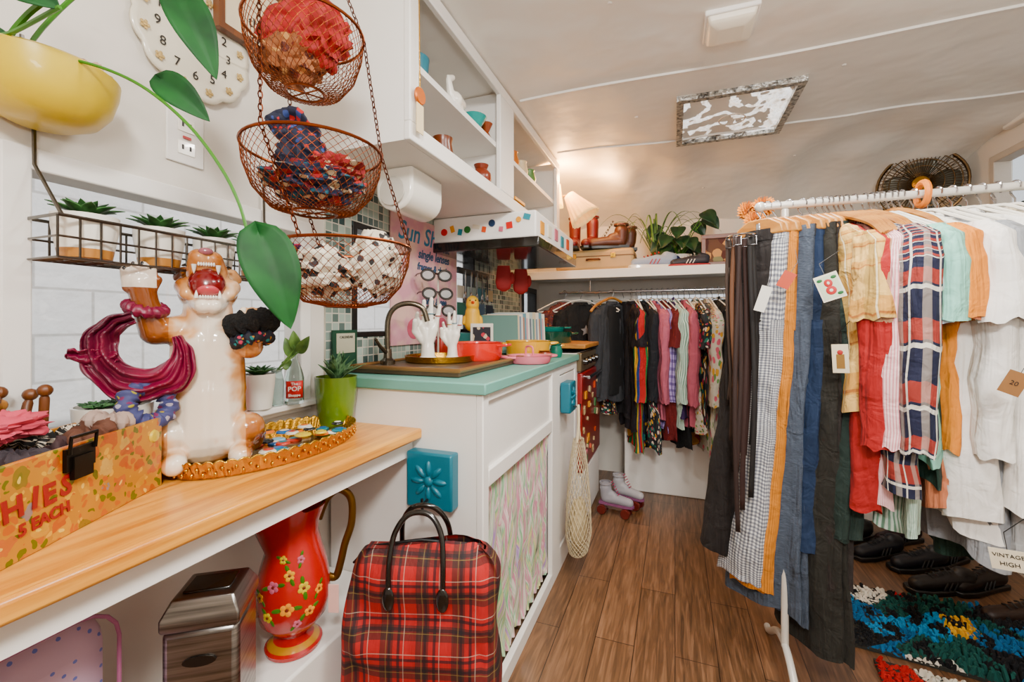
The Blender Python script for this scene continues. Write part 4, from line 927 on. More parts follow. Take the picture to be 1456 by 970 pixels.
for i,(x,y,c,h) in enumerate(((-.92,1.66,'#b9a06a',.09),(-.92,1.80,'#3a7a7a',.11),(-.66,1.93,'#c9502a',.05),(-.56,1.96,'#e2d6c0',.05),(-.50,1.72,'#8a4a2a',.04),(-.90,2.02,'#c9c0b0',.12),(-.50,1.90,'#2f7a6a',.06),(-.90,1.58,'#a83a2a',.08))):
    vessel('jar','small ceramic jar on the worktop','jar',(x,y,TZ+.001+(.018 if y<1.62 else 0)),[(0,0),(.024,0),(.03,h*.4),(.024,h*.85),(.02,h*.86),(.026,h),(0,h)],mat(c,.3),group='small jars on the worktop')
# poster & glasses
POST=pmat('poster',lambda g:g.ramp(g.noise(g.ob(),12,3),[(.4,'#cda0aa'),(.6,'#d9bdb3')]),.6)
e=E('poster','pink hand-lettered poster with doodles','poster',(WL+.02,1.56,.98))
B().bb((WL+.009,1.30,.97),(WL+.014,1.80,1.46)).obj('sheet',POST,e,world=True)
def wl2(Y,Z): return frame((WL+.0145,Y,Z),(0,1,0),(0,0,1))
for s,z,sz,cc,y in (('Sun Shines',1.395,.100,'#1f7f9e',1.555),('single lenses',1.325,.050,'#2a5a78',1.60),('frames & shades',1.275,.040,'#2a5a78',1.60),('come & see',1.14,.042,'#2a5a78',1.60)):
    text(s,sz,mat(cc,.5),wl2(y,z),e,shear=.25,off=.0014)
for (y,z,r) in ((1.45,1.03,.05),(1.66,1.04,.045)):
    b=B(); b.ball((WL+.015,y,z),(.001,r,r*.8)); b.obj('doodle',mat('#c0687a',.6),e,world=True)
for i,(y,z) in enumerate(((1.47,1.235),(1.48,1.165),(1.50,1.10))):
    e=E('eyeglasses','thick black-framed eyeglasses displayed upright','glasses',(-.86,y,z),math.radians(50),group='eyeglasses on display')
    b=B()
    for sx in (-1,1): b.tube([(sx*.034+.026*math.cos(a*pi/8),0,.020*math.sin(a*pi/8)) for a in range(16)],.0045,7,True)
    b.tube([(-.01,0,.006),(.01,0,.006)],.004,6)
    b.obj('frame',BLACKG,e)
    for sx in (-1,1):
        B().tube([(sx*.06,0,.006),(sx*.063,.04,.006),(sx*.063,.07,0),(sx*.062,.085,-.012)],.003,6).obj('temple',BLACKG,e)
        B().ball((sx*.034,0,0),(.024,.001,.018)).obj('lens',mat('#dfe4e4',.05,trans=.7,var=0),e)
b=B(); b.lathe([(0,0),(.03,0),(.03,.006),(.004,.012),(.004,.34),(0,.34)],(-.87,1.50,ZT)); b.obj('display_stand',mat('#c9c4b8',.3),label='slim stand for eyeglasses',cat='stand')
B().box((0,0,.055),(.10,.08,.11)).obj('tin',mat('#2f6f6a',.4),loc=(-.83,1.71,TZ+.001),rz=.2,label='square teal tin on the worktop',cat='tin',bev=.004)
e=E('chick_figurine','yellow rounded chick-shaped figurine standing on a tin','figurine',(-.82,1.705,TZ+.113),.5)
capsules('body',[((0,0,.035),.034,(0,0,.085),.032),((0,-.005,.12),.029,(0,-.005,.132),.027),((-.03,0,.06),.014,(-.038,-.005,.04),.008),((.03,0,.06),.014,(.038,-.005,.04),.008)],mat('#dcb414',.45),e,.0035)
b=B(); b.lathe([(.008,0),(0,.014)],(0,-.032,.128),8,R=Matrix.Rotation(pi/2,3,'X')); b.obj('beak',mat('#d9661a',.4),e)
for sx in (-1,1): B().ball((sx*.012,-.031,.137),.003,seg=8,ring=6).obj('eye',BLACKG,e)
cols=['#3a6a5c','#b9a98a','#5a6f80','#c8bfb0','#8a5a3a','#4a7a84','#b99090','#d4ccbb','#2a3a4a','#a0a8a0']
for i in range(18):
    b=B(); b.box((0,0,.10),(.17,.003,.18+.035*math.sin(i*3)),R=Matrix.Rotation(-.25,3,'X')); b.obj('record_sleeve',mat(cols[i%10],.5),loc=(-.76+.003*i,1.87+i*.016,TZ+.003),rz=math.radians(25),label='upright record or card sleeve standing on the worktop',cat='record',group='record sleeves on the worktop')
for i in range(8):
    b=B(); b.box((0,0,.0),(.004,.09,.06)); b.obj('postcard',mat(cols[(i*3)%10],.5),loc=(WL+.009,1.86+.11*(i//2),1.12+.08*(i%2)),label='postcard fixed on the wall above the worktop',cat='postcard',group='postcards on the wall')
b=B(); b.box((0,0,0),(.012,.36,.03)); b.obj('magnet_strip',BLACK,loc=(WL+.013,1.99,1.30),label='black magnetic bar on the tiled wall',cat='knife rack',bev=.003)
for i in range(5):
    e=E('utensil','metal utensil hanging from the black wall bar','utensil',(WL+.028,1.86+.065*i,1.29),group='utensils on the wall bar')
    b=B(); b.tube([(0,0,.01),(0,0,-.09)],.004,6); b.obj('handle',BLACKG,e)
    b=B(); b.ball((0,0,-.11),(.004,.016,.024)); b.obj('head',CHROME,e)
e=E('desk_calendar','green framed calendar leaning against the backsplash','calendar',(WL+.03,1.07,TZ+.002))
B().bb((WL+.012,1.016,TZ+.002),(WL+.018,1.12,1.03)).obj('board',mat('#0a4a36',.6),e,world=True)
B().bb((WL+.018,1.03,.96),(WL+.020,1.108,1.02)).obj('sheet',mat('#b9b6a4',.7),e,world=True)
text('CALENDAR',.011,BLACK,frame((WL+.0205,1.07,1.008),(0,1,0),(0,0,1)),e)
for i,(y,z) in enumerate(((1.72,1.24),(1.80,1.23))):
    b=B(); b.loft([(0,0,.05,.03,.008),(0,0,.02,.035,.012),(0,0,-.03,.04,.014),(0,0,-.06,.034,.012),(0,0,-.075,.01,.004)],20,10); b.ball((.04,0,-.01),(.014,.01,.03)); b.obj('oven_mitt',mat('#98101a',.7),loc=(-.78+.06*i,y+.25,z+.04),rz=math.radians(20),label='red oven mitt hanging under the range hood',cat='oven mitt',group='red oven mitts')
# ---------------------------------------------------------------- back shelf and items
SZ=1.375
e=E('wall_shelf','long white wooden shelf across the end wall','shelf',(.3,2.9,SZ-.04))
B().bb((WL+.002,2.66,SZ-.02),(WR-.002,YB-.002,SZ)).obj('board',WHITE,e,world=True)
B().bb((WL+.002,2.645,SZ-.05),(WR-.002,2.66,SZ+.002)).obj('front_edge',WHITE,e,world=True,bev=.003)
B().bb((-.30,2.83,0),(WR-.002,YB-.002,.40)).obj('storage_bench',WHITE,label='white storage bench along the end wall',cat='bench',bev=.006)
e=E('suitcase','vintage cream tan hard-shell suitcase with brass latches','suitcase',(-.47,2.80,SZ+.001))
B().box((0,0,.065),(.48,.24,.13)).obj('shell',mat('#c4a980',.5),e,bev=.02)
B().box((0,0,.086),(.485,.245,.006)).obj('seam',mat('#7a5a32',.5),e)
for x in (-.12,.12): B().box((x,-.123,.088),(.03,.008,.03)).obj('latch',GOLD,e,bev=.002)
b=B(); b.tube(smoothp([(-.04,-.12,.065),(-.03,-.145,.065),(.03,-.145,.065),(.04,-.12,.065)]),.006,7); b.obj('handle',mat('#6a3a1a',.5),e)
def boot(loc,rz,m,h,label,grp,s=1.0,sole=BLACK,lace='#2a1b10',nm='boot',cat='boot'):
    e=E(nm,label,cat,loc,rz,group=grp)
    c=[((0,.04,.035),.032,(0,-.04,.034),.03),((0,-.04,.034),.03,(0,-.10,.028),.026),((0,.045,.05),.032,(0,.045,h*.6),.034),((0,.045,h*.6),.034,(0,.045,h-.03),.036),((0,.03,.06),.028,(0,.0,.055),.026)]
    c=[(Vector(a)*s,r*s,Vector(d)*s,q*s) for a,r,d,q in c]
    capsules('upper',c,m,e,.005,3)
    poly=[(-.028,.08),(.028,.08),(.03,.0),(.034,-.07),(.024,-.12),(0,-.13),(-.024,-.12),(-.034,-.07),(-.03,0)]
    B().prism([(x*s,y*s) for x,y in poly],.012*s).box((0,.055*s,.008*s),(.05*s,.05*s,.016*s)).obj('sole',sole,e)
    b=B(); b.lathe([(.03*s,h*s-.004),(.038*s,h*s-.004),(.038*s,h*s+.006),(.03*s,h*s+.006)],(0,.045*s,0),16); b.obj('cuff',m,e)
    if h<.17:
        b=B()
        for k in range(6): b.tube([(-.016*s,(-.035+.008*k)*s,(.066+.014*k)*s),(0,(-.040+.008*k)*s,(.072+.014*k)*s),(.016*s,(-.035+.008*k)*s,(.066+.014*k)*s)],.0025,5)
        b.obj('laces',mat(lace,.8),e)
    return e
REDL=mat('#6a0a10',.4); TOP=SZ+.132
boot((-.60,2.74,TOP),.15,REDL,.20,'red leather ankle boot standing on the suitcase','red boots',1.1); boot((-.50,2.75,TOP),-.1,REDL,.20,'red leather ankle boot standing on the suitcase','red boots',1.1)
BRB=mat('#5e3510',.45)
boot((-.36,2.72,TOP),-1.3,BRB,.12,'brown leather lace-up work boot on the suitcase','brown boots',1.2); boot((-.32,2.83,TOP),-1.35,BRB,.12,'brown leather lace-up work boot on the suitcase','brown boots',1.2)
def sneaker(loc,rz,m,label,grp,sole=CERW,s=1,stripe=None,nm='shoe',cat='shoe'):
    e=E(nm,label,cat,loc,rz,group=grp)
    capsules('upper',[(Vector(a)*s,r*s,Vector(d)*s,q*s) for a,r,d,q in [((0,.09,.045),.034,(0,.02,.042),.033),((0,.02,.042),.033,(0,-.10,.03),.028),((0,.1,.06),.028,(0,.07,.07),.026),((0,.02,.06),.02,(0,-.03,.045),.022)]],m,e,.005,3)
    poly=[(-.03,.12),(0,.132),(.03,.12),(.034,.02),(.042,-.07),(.03,-.13),(0,-.142),(-.03,-.13),(-.042,-.07),(-.034,.02)]
    B().prism([(x*s,y*s) for x,y in poly],.02*s).obj('sole',sole,e,bev=.004)
    b=B()
    for k in range(5): b.tube([(-.016*s,(-.05+.02*k)*s,(.062+.006*k)*s),(0,(-.053+.02*k)*s,(.070+.006*k)*s),(.016*s,(-.05+.02*k)*s,(.062+.006*k)*s)],.0028*s,5)
    b.obj('laces',stripe or CERW,e)
    for sx in (-1,1):
        b=B()
        for k in range(3): b.tube([(sx*.033*s,(.03-.02*k)*s,.05*s),(sx*.034*s,(.015-.02*k)*s,.022*s)],.003*s,5)
        b.obj('side_stripes',stripe or CERW,e)
    return e
CR=mat('#b01018',.5)
sneaker((-.12,2.72,SZ+.001),-1.35,mat('#a9b2c2',.6),'white and navy sneaker with red stripes on the shelf','sneakers on the shelf',s=1.05,stripe=CR)
sneaker((-.10,2.84,SZ+.001),-1.45,mat('#1a2a5c',.6),'blue sneaker with white stripes on the shelf','sneakers on the shelf',s=1.05)
sneaker((.08,2.72,SZ+.001),-1.5,mat('#34333c',.6),'charcoal sneaker on the shelf','sneakers on the shelf',s=.85,sole=mat('#a02028',.5))
boot((.40,2.80,SZ+.001),.2,mat('#1a1216',.3),.15,'black leather ankle boot on the shelf','dark boots on the shelf'); boot((.47,2.84,SZ+.001),.1,mat('#3a1216',.3),.17,'dark red leather ankle boot on the shelf','dark boots on the shelf')
e=E('potted_plant','leafy dark green monstera in a white pot','potted plant',(.03,2.92,SZ+.001))
B().lathe([(0,0),(.05,0),(.065,.1),(.06,.1),(.055,.085),(0,.085)]).obj('pot',CERW,e)
for i in range(18):
    a=i*2.4; r=.06+.10*R(); z=.14+.20*R(); P0=Vector((r*math.cos(a),r*.6*math.sin(a)-.03,z)); b=B(); b.tube([(0,0,.08),P0*.5+Vector((0,0,.07)),P0],.003,5); b.obj('stem',STEM,e)
    b=B(); P1=P0+Vector((math.cos(a)*.07,math.sin(a)*.03-.04,-.08)); leafmesh(b,P0,P1,.09,(0,-1,.5),.1); b.obj('leaf',LEAF2,e,solid=.001)
e=E('spider_plant','arching spider plant with long thin leaves in a pot','potted plant',(-.12,2.88,SZ+.001))
B().lathe([(0,0),(.04,0),(.055,.09),(.05,.09),(.045,.075),(0,.075)]).obj('pot',mat('#d4c8b8',.4),e)
b=B()
for i in range(20):
    a=i*2.399; L=.2+.2*R(); h=.18+.12*R(); d=Vector((math.cos(a),math.sin(a)*.35-.15,0)); side=Vector((-d.y,d.x,0)).normalized()
    def fn(u,v,d=d,L=L,h=h,side=side): return Vector((0,0,.08))+d*(L*v)+Vector((0,0,h*math.sin(pi*v*.8)))+side*((u-.5)*.018*(1-v*.8))
    b.grid(fn,2,14)
b.obj('foliage',LEAFL,e,solid=.001)
e=E('potted_plant','small trailing green plant on the shelf','potted plant',(.53,2.72,SZ+.001))
B().lathe([(0,0),(.035,0),(.045,.06),(.04,.06),(0,.05)]).obj('pot',TERRA,e)
b=B()
for i in range(30):
    a=R()*6.28; el=R()*1.4; P=Vector((.065*math.cos(a)*math.cos(el),.055*math.sin(a)*math.cos(el),.07+.07*math.sin(el))); leafmesh(b,P,P+Vector((math.cos(a)*.035,math.sin(a)*.03,-.005)),.03,(0,0,1),.1)
b.obj('foliage',LEAFL,e,solid=.001)
e=E('picture_frame','wooden framed picture leaning on the shelf','picture frame',(.245,2.78,SZ+.001),-.05)
WF=mat('#7a4a24',.4)
b=B(); b.box((0,0,.02),(.20,.02,.024)).box((0,0,.178),(.20,.02,.024)).box((-.088,0,.099),(.024,.02,.136)).box((.088,0,.099),(.024,.02,.136)); b.obj('frame',WF,e,bev=.002)
B().box((0,.003,.099),(.16,.006,.14)).obj('print',floral('warm_print','#6a4a34',['#b06a2a','#5a2a1a','#c9a070','#8a8a6a'],18,.5,obj=True),e)
e=E('picture_frame','large gold framed mirror leaning behind the rack','picture frame',(.72,3.08,SZ+.001),-.03)
b=B(); b.box((0,0,.018),(.4,.02,.03)).box((0,0,.232),(.4,.02,.03)).box((-.185,0,.125),(.03,.02,.18)).box((.185,0,.125),(.03,.02,.18)); b.obj('frame',GOLD,e,bev=.004)
B().box((0,.003,.125),(.34,.006,.19)).obj('glass',mat('#5a5448',.15,.5),e)
# lamp
e=E('wall_lamp','warm lit wall lamp with fluted cream fabric shades','lamp',(-.66,2.48,1.70))
SHADE=mat('#ffd07a',.6,emis=4.5,name='lit_shade')
def shade(c,r0,r1,h,R_):
    b=B()
    def fn(u,v): a=2*pi*u; r=(r0+(r1-r0)*v)*(1+.05*math.sin(a*16)*v); p=R_@Vector((r*math.cos(a),r*math.sin(a),-h*v)); return Vector(c)+p
    b.grid(fn,96,8); return b
shade((-.64,2.42,1.85),.03,.080,.12,Matrix.Rotation(.3,3,'Y')).obj('lamp_shade',SHADE,e,world=True,solid=.002)
shade((-.565,2.44,1.78),.03,.085,.17,Matrix.Rotation(-.6,3,'Y')).obj('lamp_shade',mat('#f0d09a',.7,emis=.6),e,world=True,solid=.002)
b=B(); b.tube([(-.64,2.42,1.85),(-.69,2.38,1.80),(-.70,2.33,1.74),(-.68,2.40,1.76),(-.575,2.44,1.78)],.006,8); b.lathe([(0,0),(.03,0),(.03,.01),(0,.012)],(-.70,2.322,1.74),16,R=Matrix.Rotation(-pi/2,3,'X')); b.obj('bracket',GOLD,e,world=True)
# fan
fc=Vector((1.16,2.78,1.745))
e=E('desk_fan','dark brass caged electric desk fan with round wire grille','fan',(fc.x,fc.y,SZ+.001),0)
BRZ=mat('#5e4a30',.34,.8)
tow=(CAM-fc); tow.z=0; tow.normalize(); ang=math.atan2(tow.y,tow.x)+pi/2
FM=Matrix.Translation(fc)@Rz(ang)
b=B(); Rf=.17
for dy,rr in ((-.05,.05),(-.05,.085),(-.042,.12),(-.032,.148),(-.02,Rf),(-.0,Rf),(.03,.12),(.035,.06)): b.tube([FM@Vector((rr*math.cos(a*pi/18),dy,rr*math.sin(a*pi/18))) for a in range(36)],.0024 if rr<Rf else .006,6,True)
for k in range(60):
    a=k*pi/30; cs,sn=math.cos(a),math.sin(a)
    b.tube([FM@Vector((r*cs,dy,r*sn)) for r,dy in ((.03,-.055),(.08,-.053),(.13,-.04),(Rf,-.02))],.0017,4)
    if k%2==0: b.tube([FM@Vector((r*cs,dy,r*sn)) for r,dy in ((.04,.04),(.11,.034),(Rf,-.0))],.0015,4)
b.obj('grille',BRZ,e,world=True)
b=B(); b.lathe([(0,.006),(.03,.004),(.034,0)],FM@Vector((0,-.055,0)),20,R=(Rz(ang)@Matrix.Rotation(pi/2,4,'X')).to_3x3()); b.obj('badge',GOLD,e,world=True)
for k in range(4):
    a0=k*pi/2; b=B()
    def fn(u,v,a0=a0): r=.02+.125*v; w=a0+(u-.5)*(1.4*math.sin(pi*(.25+.6*v))); return FM@Vector((r*math.cos(w),-.012+(u-.5)*.03,r*math.sin(w)))
    b.grid(fn,6,6); b.obj('blade',mat('#77766c',.3,.3),e,world=True,solid=.002)
b=B(); b.lathe([(0,0),(.045,0),(.05,.02),(.05,.07),(.03,.09),(0,.09)],FM@Vector((0,.04,0)),20,R=(Rz(ang)@Matrix.Rotation(-pi/2,4,'X')).to_3x3()); b.obj('motor_housing',BRZ,e,world=True)
b=B(); q=FM@Vector((0,.07,0)); b.tube([(q.x,q.y,SZ+.03),(q.x,q.y,fc.z-.045)],.012,10); b.lathe([(0,0),(.08,0),(.078,.015),(.03,.03),(0,.03)],(q.x,q.y,SZ+.001),28); b.obj('stand',BRZ,e,world=True)
# marigolds
MARI=mat('#dc9600',.8,var=.3)
def mari(loc,r):
    b=B(); n=130
    for i in range(n):
        ph=math.acos(1-2*(i+.5)/n); th=i*2.39996; d=Vector((math.cos(th)*math.sin(ph),math.sin(th)*math.sin(ph),math.cos(ph))); s=d.cross(Vector((.3,.5,.8))).normalized()
        leafmesh(b,d*r*.35,d*r*(1+.12*R()),r*.32,s,.1,False)
    b.obj('orange_flower',MARI,loc=tuple(loc),label='fluffy orange marigold pompom at the end of the rail',cat='flower',group='orange pompom flowers')
for (px,py,k) in ((1064,300,1.46),(1086,294,1.42),(1074,314,1.40)): mari(at(px,py,k),.034)
# ---------------------------------------------------------------- clothes rack
RY=1.45; RZz=1.39; PX=.296
e=E('clothes_rack','white tubular metal clothes rack on curved feet','clothes rack',(.75,RY,0))
WM=mat('#e0dcd4',.3,.2,name='rack_enamel')
b=B(); b.tube([(.235,RY,RZz),(1.33,RY,RZz)],.011,12); b.obj('rail',WM,e,world=True)
for X in (PX,1.28):
    b=B(); b.tube([(X,RY,.12),(X,RY,RZz-.012)],.010,12); b.obj('post',WM,e,world=True)
    b=B(); b.tube(smoothp([Vector((X+.0,RY-.26,.012)),Vector((X,RY-.22,.02)),Vector((X,RY-.1,.10)),Vector((X,RY,.125)),Vector((X,RY+.1,.10)),Vector((X,RY+.22,.02)),Vector((X,RY+.26,.012))]),.010,10); b.obj('foot',WM,e,world=True)
b=B(); b.ball((.233,RY,RZz),.015); b.obj('end_cap',WM,e,world=True)
HG={}
def mk_hanger(kind,loc,rz,grp):
    if kind in HG: return dup(HG[kind],loc,rz)
    lab={'wood':'light wooden clothes hanger with metal hook','wire':'white plastic clothes hanger on the rail','clip':'wooden clamp hanger holding trousers'}[kind]
    e=E('clothes_hanger',lab,'hanger',loc,rz,group=grp)
    b=B(); hk=[Vector((.0145*math.cos(a),0,.0145*math.sin(a)+.0)) for a in [math.radians(200-20*k) for k in range(13)]]
    hk+= [Vector((.012,0,-.012)),Vector((0,0,-.03)),Vector((0,0,-.05))]
    b.tube(hk,.0022,6); b.obj('hook',CHROME,e)
    b=B()
    if kind=='wire': b.tube([(0,0,-.045),(.06,0,-.055),(.18,0,-.115),(.17,0,-.123),(-.17,0,-.123),(-.18,0,-.115),(-.06,0,-.055)],.004,7,True); b.obj('bar',CERW,e)
    elif kind=='wood': b.tube(smoothp([(-.18,0,-.125),(-.14,0,-.090),(-.07,0,-.058),(0,0,-.040),(.07,0,-.058),(.14,0,-.090),(.18,0,-.125)],4),.008,8); b.obj('bar',WOODL,e)
    else:
        pl=[(-.070,-.085),(-.065,-.058),(-.03,-.036),(.03,-.036),(.065,-.058),(.070,-.085)]
        b.prism(pl,.024,Matrix(((1,0,0,0),(0,0,1,-.012),(0,1,0,0),(0,0,0,1)))); b.obj('bar',WOODL,e,bev=.005)
        B().box((0,0,-.06),(.012,.029,.022)).obj('clasp',CHROME,e,bev=.002)
    HG[kind]=e; return e
def garment_mesh(kind,w,L,t,seed,sleeve,A=.011,nz=.008,lean=0,fl=1):
    parts=[]
    b=B()
    if kind=='shirt':
        b.loft([(0,0,-.070,.042,.010),(0,0,-.088,.09,.016),(0,0,-.125,w*.90,.018),(0,0,-.18,w*.97,t*.9),(0,0,-.38,w*.86,t),(0,0,-.10-L,w*.93,t*1.3)],56,40,A,58,seed,0,nz); parts.append(('body',b))
        if sleeve:
            for s in (-1,1):
                b=B(); sl=.215 if sleeve=='short' else .52; f_=.054 if sleeve=='short' else .036
                b.loft([(s*w*.78,0,-.112,.03,.016),(s*(w*.93),0,-.142,.046,.026),(s*(w-.006),.004,-.20,.052,.034),(s*(w-.0),.008,-.115-sl,f_,.036 if sleeve=='short' else .027)],32,22,.006,60,seed+s,0,nz*.9); parts.append(('sleeve',b))
        b=B(); b.lathe([(.050,-.006),(.048,.008),(.040,.014)],(0,0,-.074),20,sy=.42); parts.append(('collar',b))
    elif kind=='pants':
        b.loft([(0,0,-.07,w,.014),(0,0,-.11,w*1.02,.017),(0,0,-.36,w*1.15,t*1.1)],36,10,A*.4,50,seed,0,nz*.6,lean); parts.append(('waist',b))
        for s in (-1,1):
            b=B(); z1=-.33
            b.loft([(lean*.26,s*t*.35,z1,w*1.12,t*.8),(lean*.26,s*t*.4,-.65,w*1.1,t*.8),(lean*.26+s*.008,s*t*.5,-L,w*fl,t)],36,30,A*.8,50,seed+s*.4,0,nz*.8,lean); parts.append(('trouser_leg',b))
        b=B(); b.loft([(0,0,-.068,w*1.02,.016),(0,0,-.10,w*1.03,.0185)],36,3,0,50,0,0,0,lean); parts.append(('waistband',b))
    elif kind=='dress':
        b.loft([(0,0,-.07,.09,.012),(0,0,-.11,w*.85,.014),(0,0,-.3,w*.75,t),(0,0,-.6,w*1.0,t*1.2),(0,0,-.08-L,w*1.3,t*1.5)],48,26,A*1.3,60,seed,0,nz); parts.append(('body',b))
        for s in (-1,1):
            b=B(); b.tube([(s*.07,0,-.075),(s*.075,0,-.045),(s*.06,0,-.055)],.006,6); parts.append(('strap',b))
    return parts
def garment(kind,loc,rz,m,w,L,label,cat,grp,sleeve=None,t=.016,seed=0,hang='wood',hgrp='hangers',lean=0,fl=1,A=.011,nz=.008):
    if hang: mk_hanger(hang,loc,rz,hgrp)
    fabricize(m)
    nm={'shirt':'shirt','pants':'trousers','dress':'dress'}[kind]
    if cat in('t-shirt','sweater','skirt','jacket'): nm=cat.replace('-','_')
    e=E(nm,label,cat,(loc[0],loc[1],loc[2]),rz,group=grp)
    for n,b in garment_mesh(kind,w,L,t,seed,sleeve,A,nz,lean,fl): b.obj(n,m,e)
    return e
GING=plaid('blue_gingham','#dcdcda',[('h',130,.5,0,'#1a2a4e',.6),('v',130,.5,0,'#1a2a4e',.6)])
YPL=plaid('yellow_plaid','#d9ba80',[('h',16,.4,0,'#c08a3a',.6),('v',16,.4,0,'#a89058',.6),('h',16,.06,.7,'#9a5a30',.7),('v',16,.06,.7,'#e8dcc0',.8)])
NPL=plaid('navy_plaid','#161d3c',[('h',22,.35,0,'#b04a26',.6),('v',22,.3,.1,'#c9bfb4',.35),('h',22,.08,.6,'#e4e0d6',.8),('v',22,.08,.6,'#e4e0d6',.8)])
PST=plaid('pink_stripe','#ead0d0',[('v',190,.4,0,'#c0566a',.65)])
RST=plaid('rainbow_stripe','#a81a26',[('v',14,.2,0,'#1b3a7a',1),('v',14,.2,.2,'#d8b32a',1),('v',14,.2,.4,'#1f7a4a',1)])
GST=plaid('green_stripe','#cfdcd2',[('v',120,.45,0,'#2a7a5a',.75)])
LPL=plaid('lilac_check','#b9a8d0',[('v',70,.4,0,'#4a2a74',.6),('h',70,.4,0,'#4a2a74',.6)])
CORD=plaid('gold_cord','#c98c22',[('v',160,.4,0,'#98661a',.6)])
DEN=pmat('grey_denim',lambda g:g.ramp(g.noise(g.map(g.uv(),(60,600,1)),1.2,3),[(.3,'#3a424e'),(.7,'#5d6673')]),.85)
MULT=floral('multi_floral','#0f1a20',['#9a2a4a','#c99a2a','#2a7a6a','#d8c9b9'],70,.45)
WTEE=mat('#ece9e4',.85,var=.05,name='white_cotton'); BLUEP=mat('#c9d6de',.8)
fabricize(WTEE,.018,.8)
def F(a): return math.radians(90+a)
gp='clothes on the front rack'; hp_='hangers on the front rack'
pants=[(.234,52,mat('#1e1512',.85),.046,1.06,1.0,'black brown trousers at the end of the rack',.11),(.250,48,GING,.062,1.12,1.15,'blue and white gingham trousers',.055),(.274,46,CORD,.062,1.14,1.1,'mustard corduroy trousers on a clamp hanger',.05),(.304,46,DEN,.074,1.18,1.6,'grey-blue wide leg denim trousers',.05),(.338,38,mat('#14304e',.85),.065,.98,1.2,'navy blue trousers on a clamp hanger',.02),(.360,34,mat('#242219',.85),.075,1.24,1.35,'dark olive brown trousers on a clamp hanger',.0),(.378,30,mat('#2a211c',.85),.07,1.05,1.2,'dark brown trousers on a clamp hanger',.0),(.394,26,mat('#1a3029',.85),.07,.9,1.1,'dark green trousers on a clamp hanger',-.02)]
for i,(x,a,m,w,L,fl,lb,ln) in enumerate(pants):
    garment('pants',(x,RY,RZz),F(a),m,w,L,lb,'trousers',gp,None,.016,i*.4,'clip',hp_,lean=ln*1.3,fl=fl)
sh=[(YPL,.155,.46,'short','cream and gold plaid short-sleeved shirt','shirt',20,.405,-.01,.018),(mat('#a00810',.8),.165,.70,'long','bright red long-sleeved sweater','sweater',16,.420,0,.02),(mat('#b5947a',.8),.16,.56,'short','tan brown knitted top','t-shirt',15,.430,0,.012),(PST,.175,.68,'long','pink striped long-sleeved shirt','shirt',15,.442,0,.014),
(NPL,.19,.64,'long','navy and red plaid flannel shirt','shirt',17,.460,-.035,.030),(mat('#34204e',.8),.165,.66,'long','purple long-sleeved knit shirt','shirt',12,.484,0,.012),(GST,.185,.74,'short','green and white striped shirt','shirt',13,.499,-.01,.016),(BLUEP,.18,.50,'short','pale blue cotton t-shirt','t-shirt',13,.511,-.01,.014),(mat('#9fcfc0',.8),.19,.56,'short','mint green cotton t-shirt','t-shirt',14,.522,-.015,.020),(mat('#183a30',.8),.185,.62,'short','dark green cotton t-shirt','t-shirt',12,.538,0,.014),
(mat('#d8921c',.8),.19,.54,'short','golden yellow cotton t-shirt','t-shirt',13,.550,-.01,.018),(mat('#d08e70',.8),.185,.68,'short','peach coloured cotton t-shirt','t-shirt',11,.564,0,.018),(WTEE,.195,.68,'short','white cotton short-sleeved t-shirt','t-shirt',17,.590,-.02,.032),(WTEE,.19,.72,'long','white cotton long-sleeved top','t-shirt',12,.618,0,.026),(mat('#9b9da0',.85),.19,.78,'short','heather grey cotton t-shirt','t-shirt',13,.640,0,.026),
(WTEE,.20,.66,'short','white cotton short-sleeved t-shirt','t-shirt',19,.668,-.03,.034),(mat('#a7a7a6',.85),.2,.76,'short','heather grey cotton t-shirt','t-shirt',11,.698,0,.026),(WTEE,.2,.66,'short','white cotton short-sleeved t-shirt','t-shirt',16,.725,-.01,.028),(mat('#cfc5b0',.85),.2,.7,'short','cream cotton short-sleeved t-shirt','t-shirt',11,.755,0,.026),(WTEE,.2,.66,'short','white cotton short-sleeved t-shirt','t-shirt',14,.79,-.01,.026),(mat('#1a7a6a',.8),.2,.66,'long','teal knitted long-sleeved sweater','sweater',6,.83,0,.024),(WTEE,.2,.6,'short','white cotton short-sleeved t-shirt','t-shirt',10,.88,0,.024),(mat('#101014',.8),.2,.6,'long','black knitted long-sleeved sweater','sweater',8,.94,0,.024)]
for i,(m,w,L,sl,lb,ct,a,x,dy,t_) in enumerate(sh):
    mk_hanger('wood' if i<6 or i in (9,) else 'wire',(x,RY,RZz),F(a),hp_)
    garment('shirt',(x,RY+dy,RZz),F(a),m,w,L,lb,ct,gp,sl,t_,i*.6,None,hp_,A=.010 if i<12 else .014,nz=.011 if i<12 else .015)
garment('dress',(.66,RY+.05,RZz),F(8),mat('#0e3a2e',.8),.10,.84,'long dark green pleated dress','dress',gp,None,.014,3,'wire',hp_)
garment('dress',(.78,RY+.05,RZz),F(8),mat('#0c201d',.8),.10,.86,'long black green dress on the rack','dress',gp,None,.02,5,'wire',hp_)
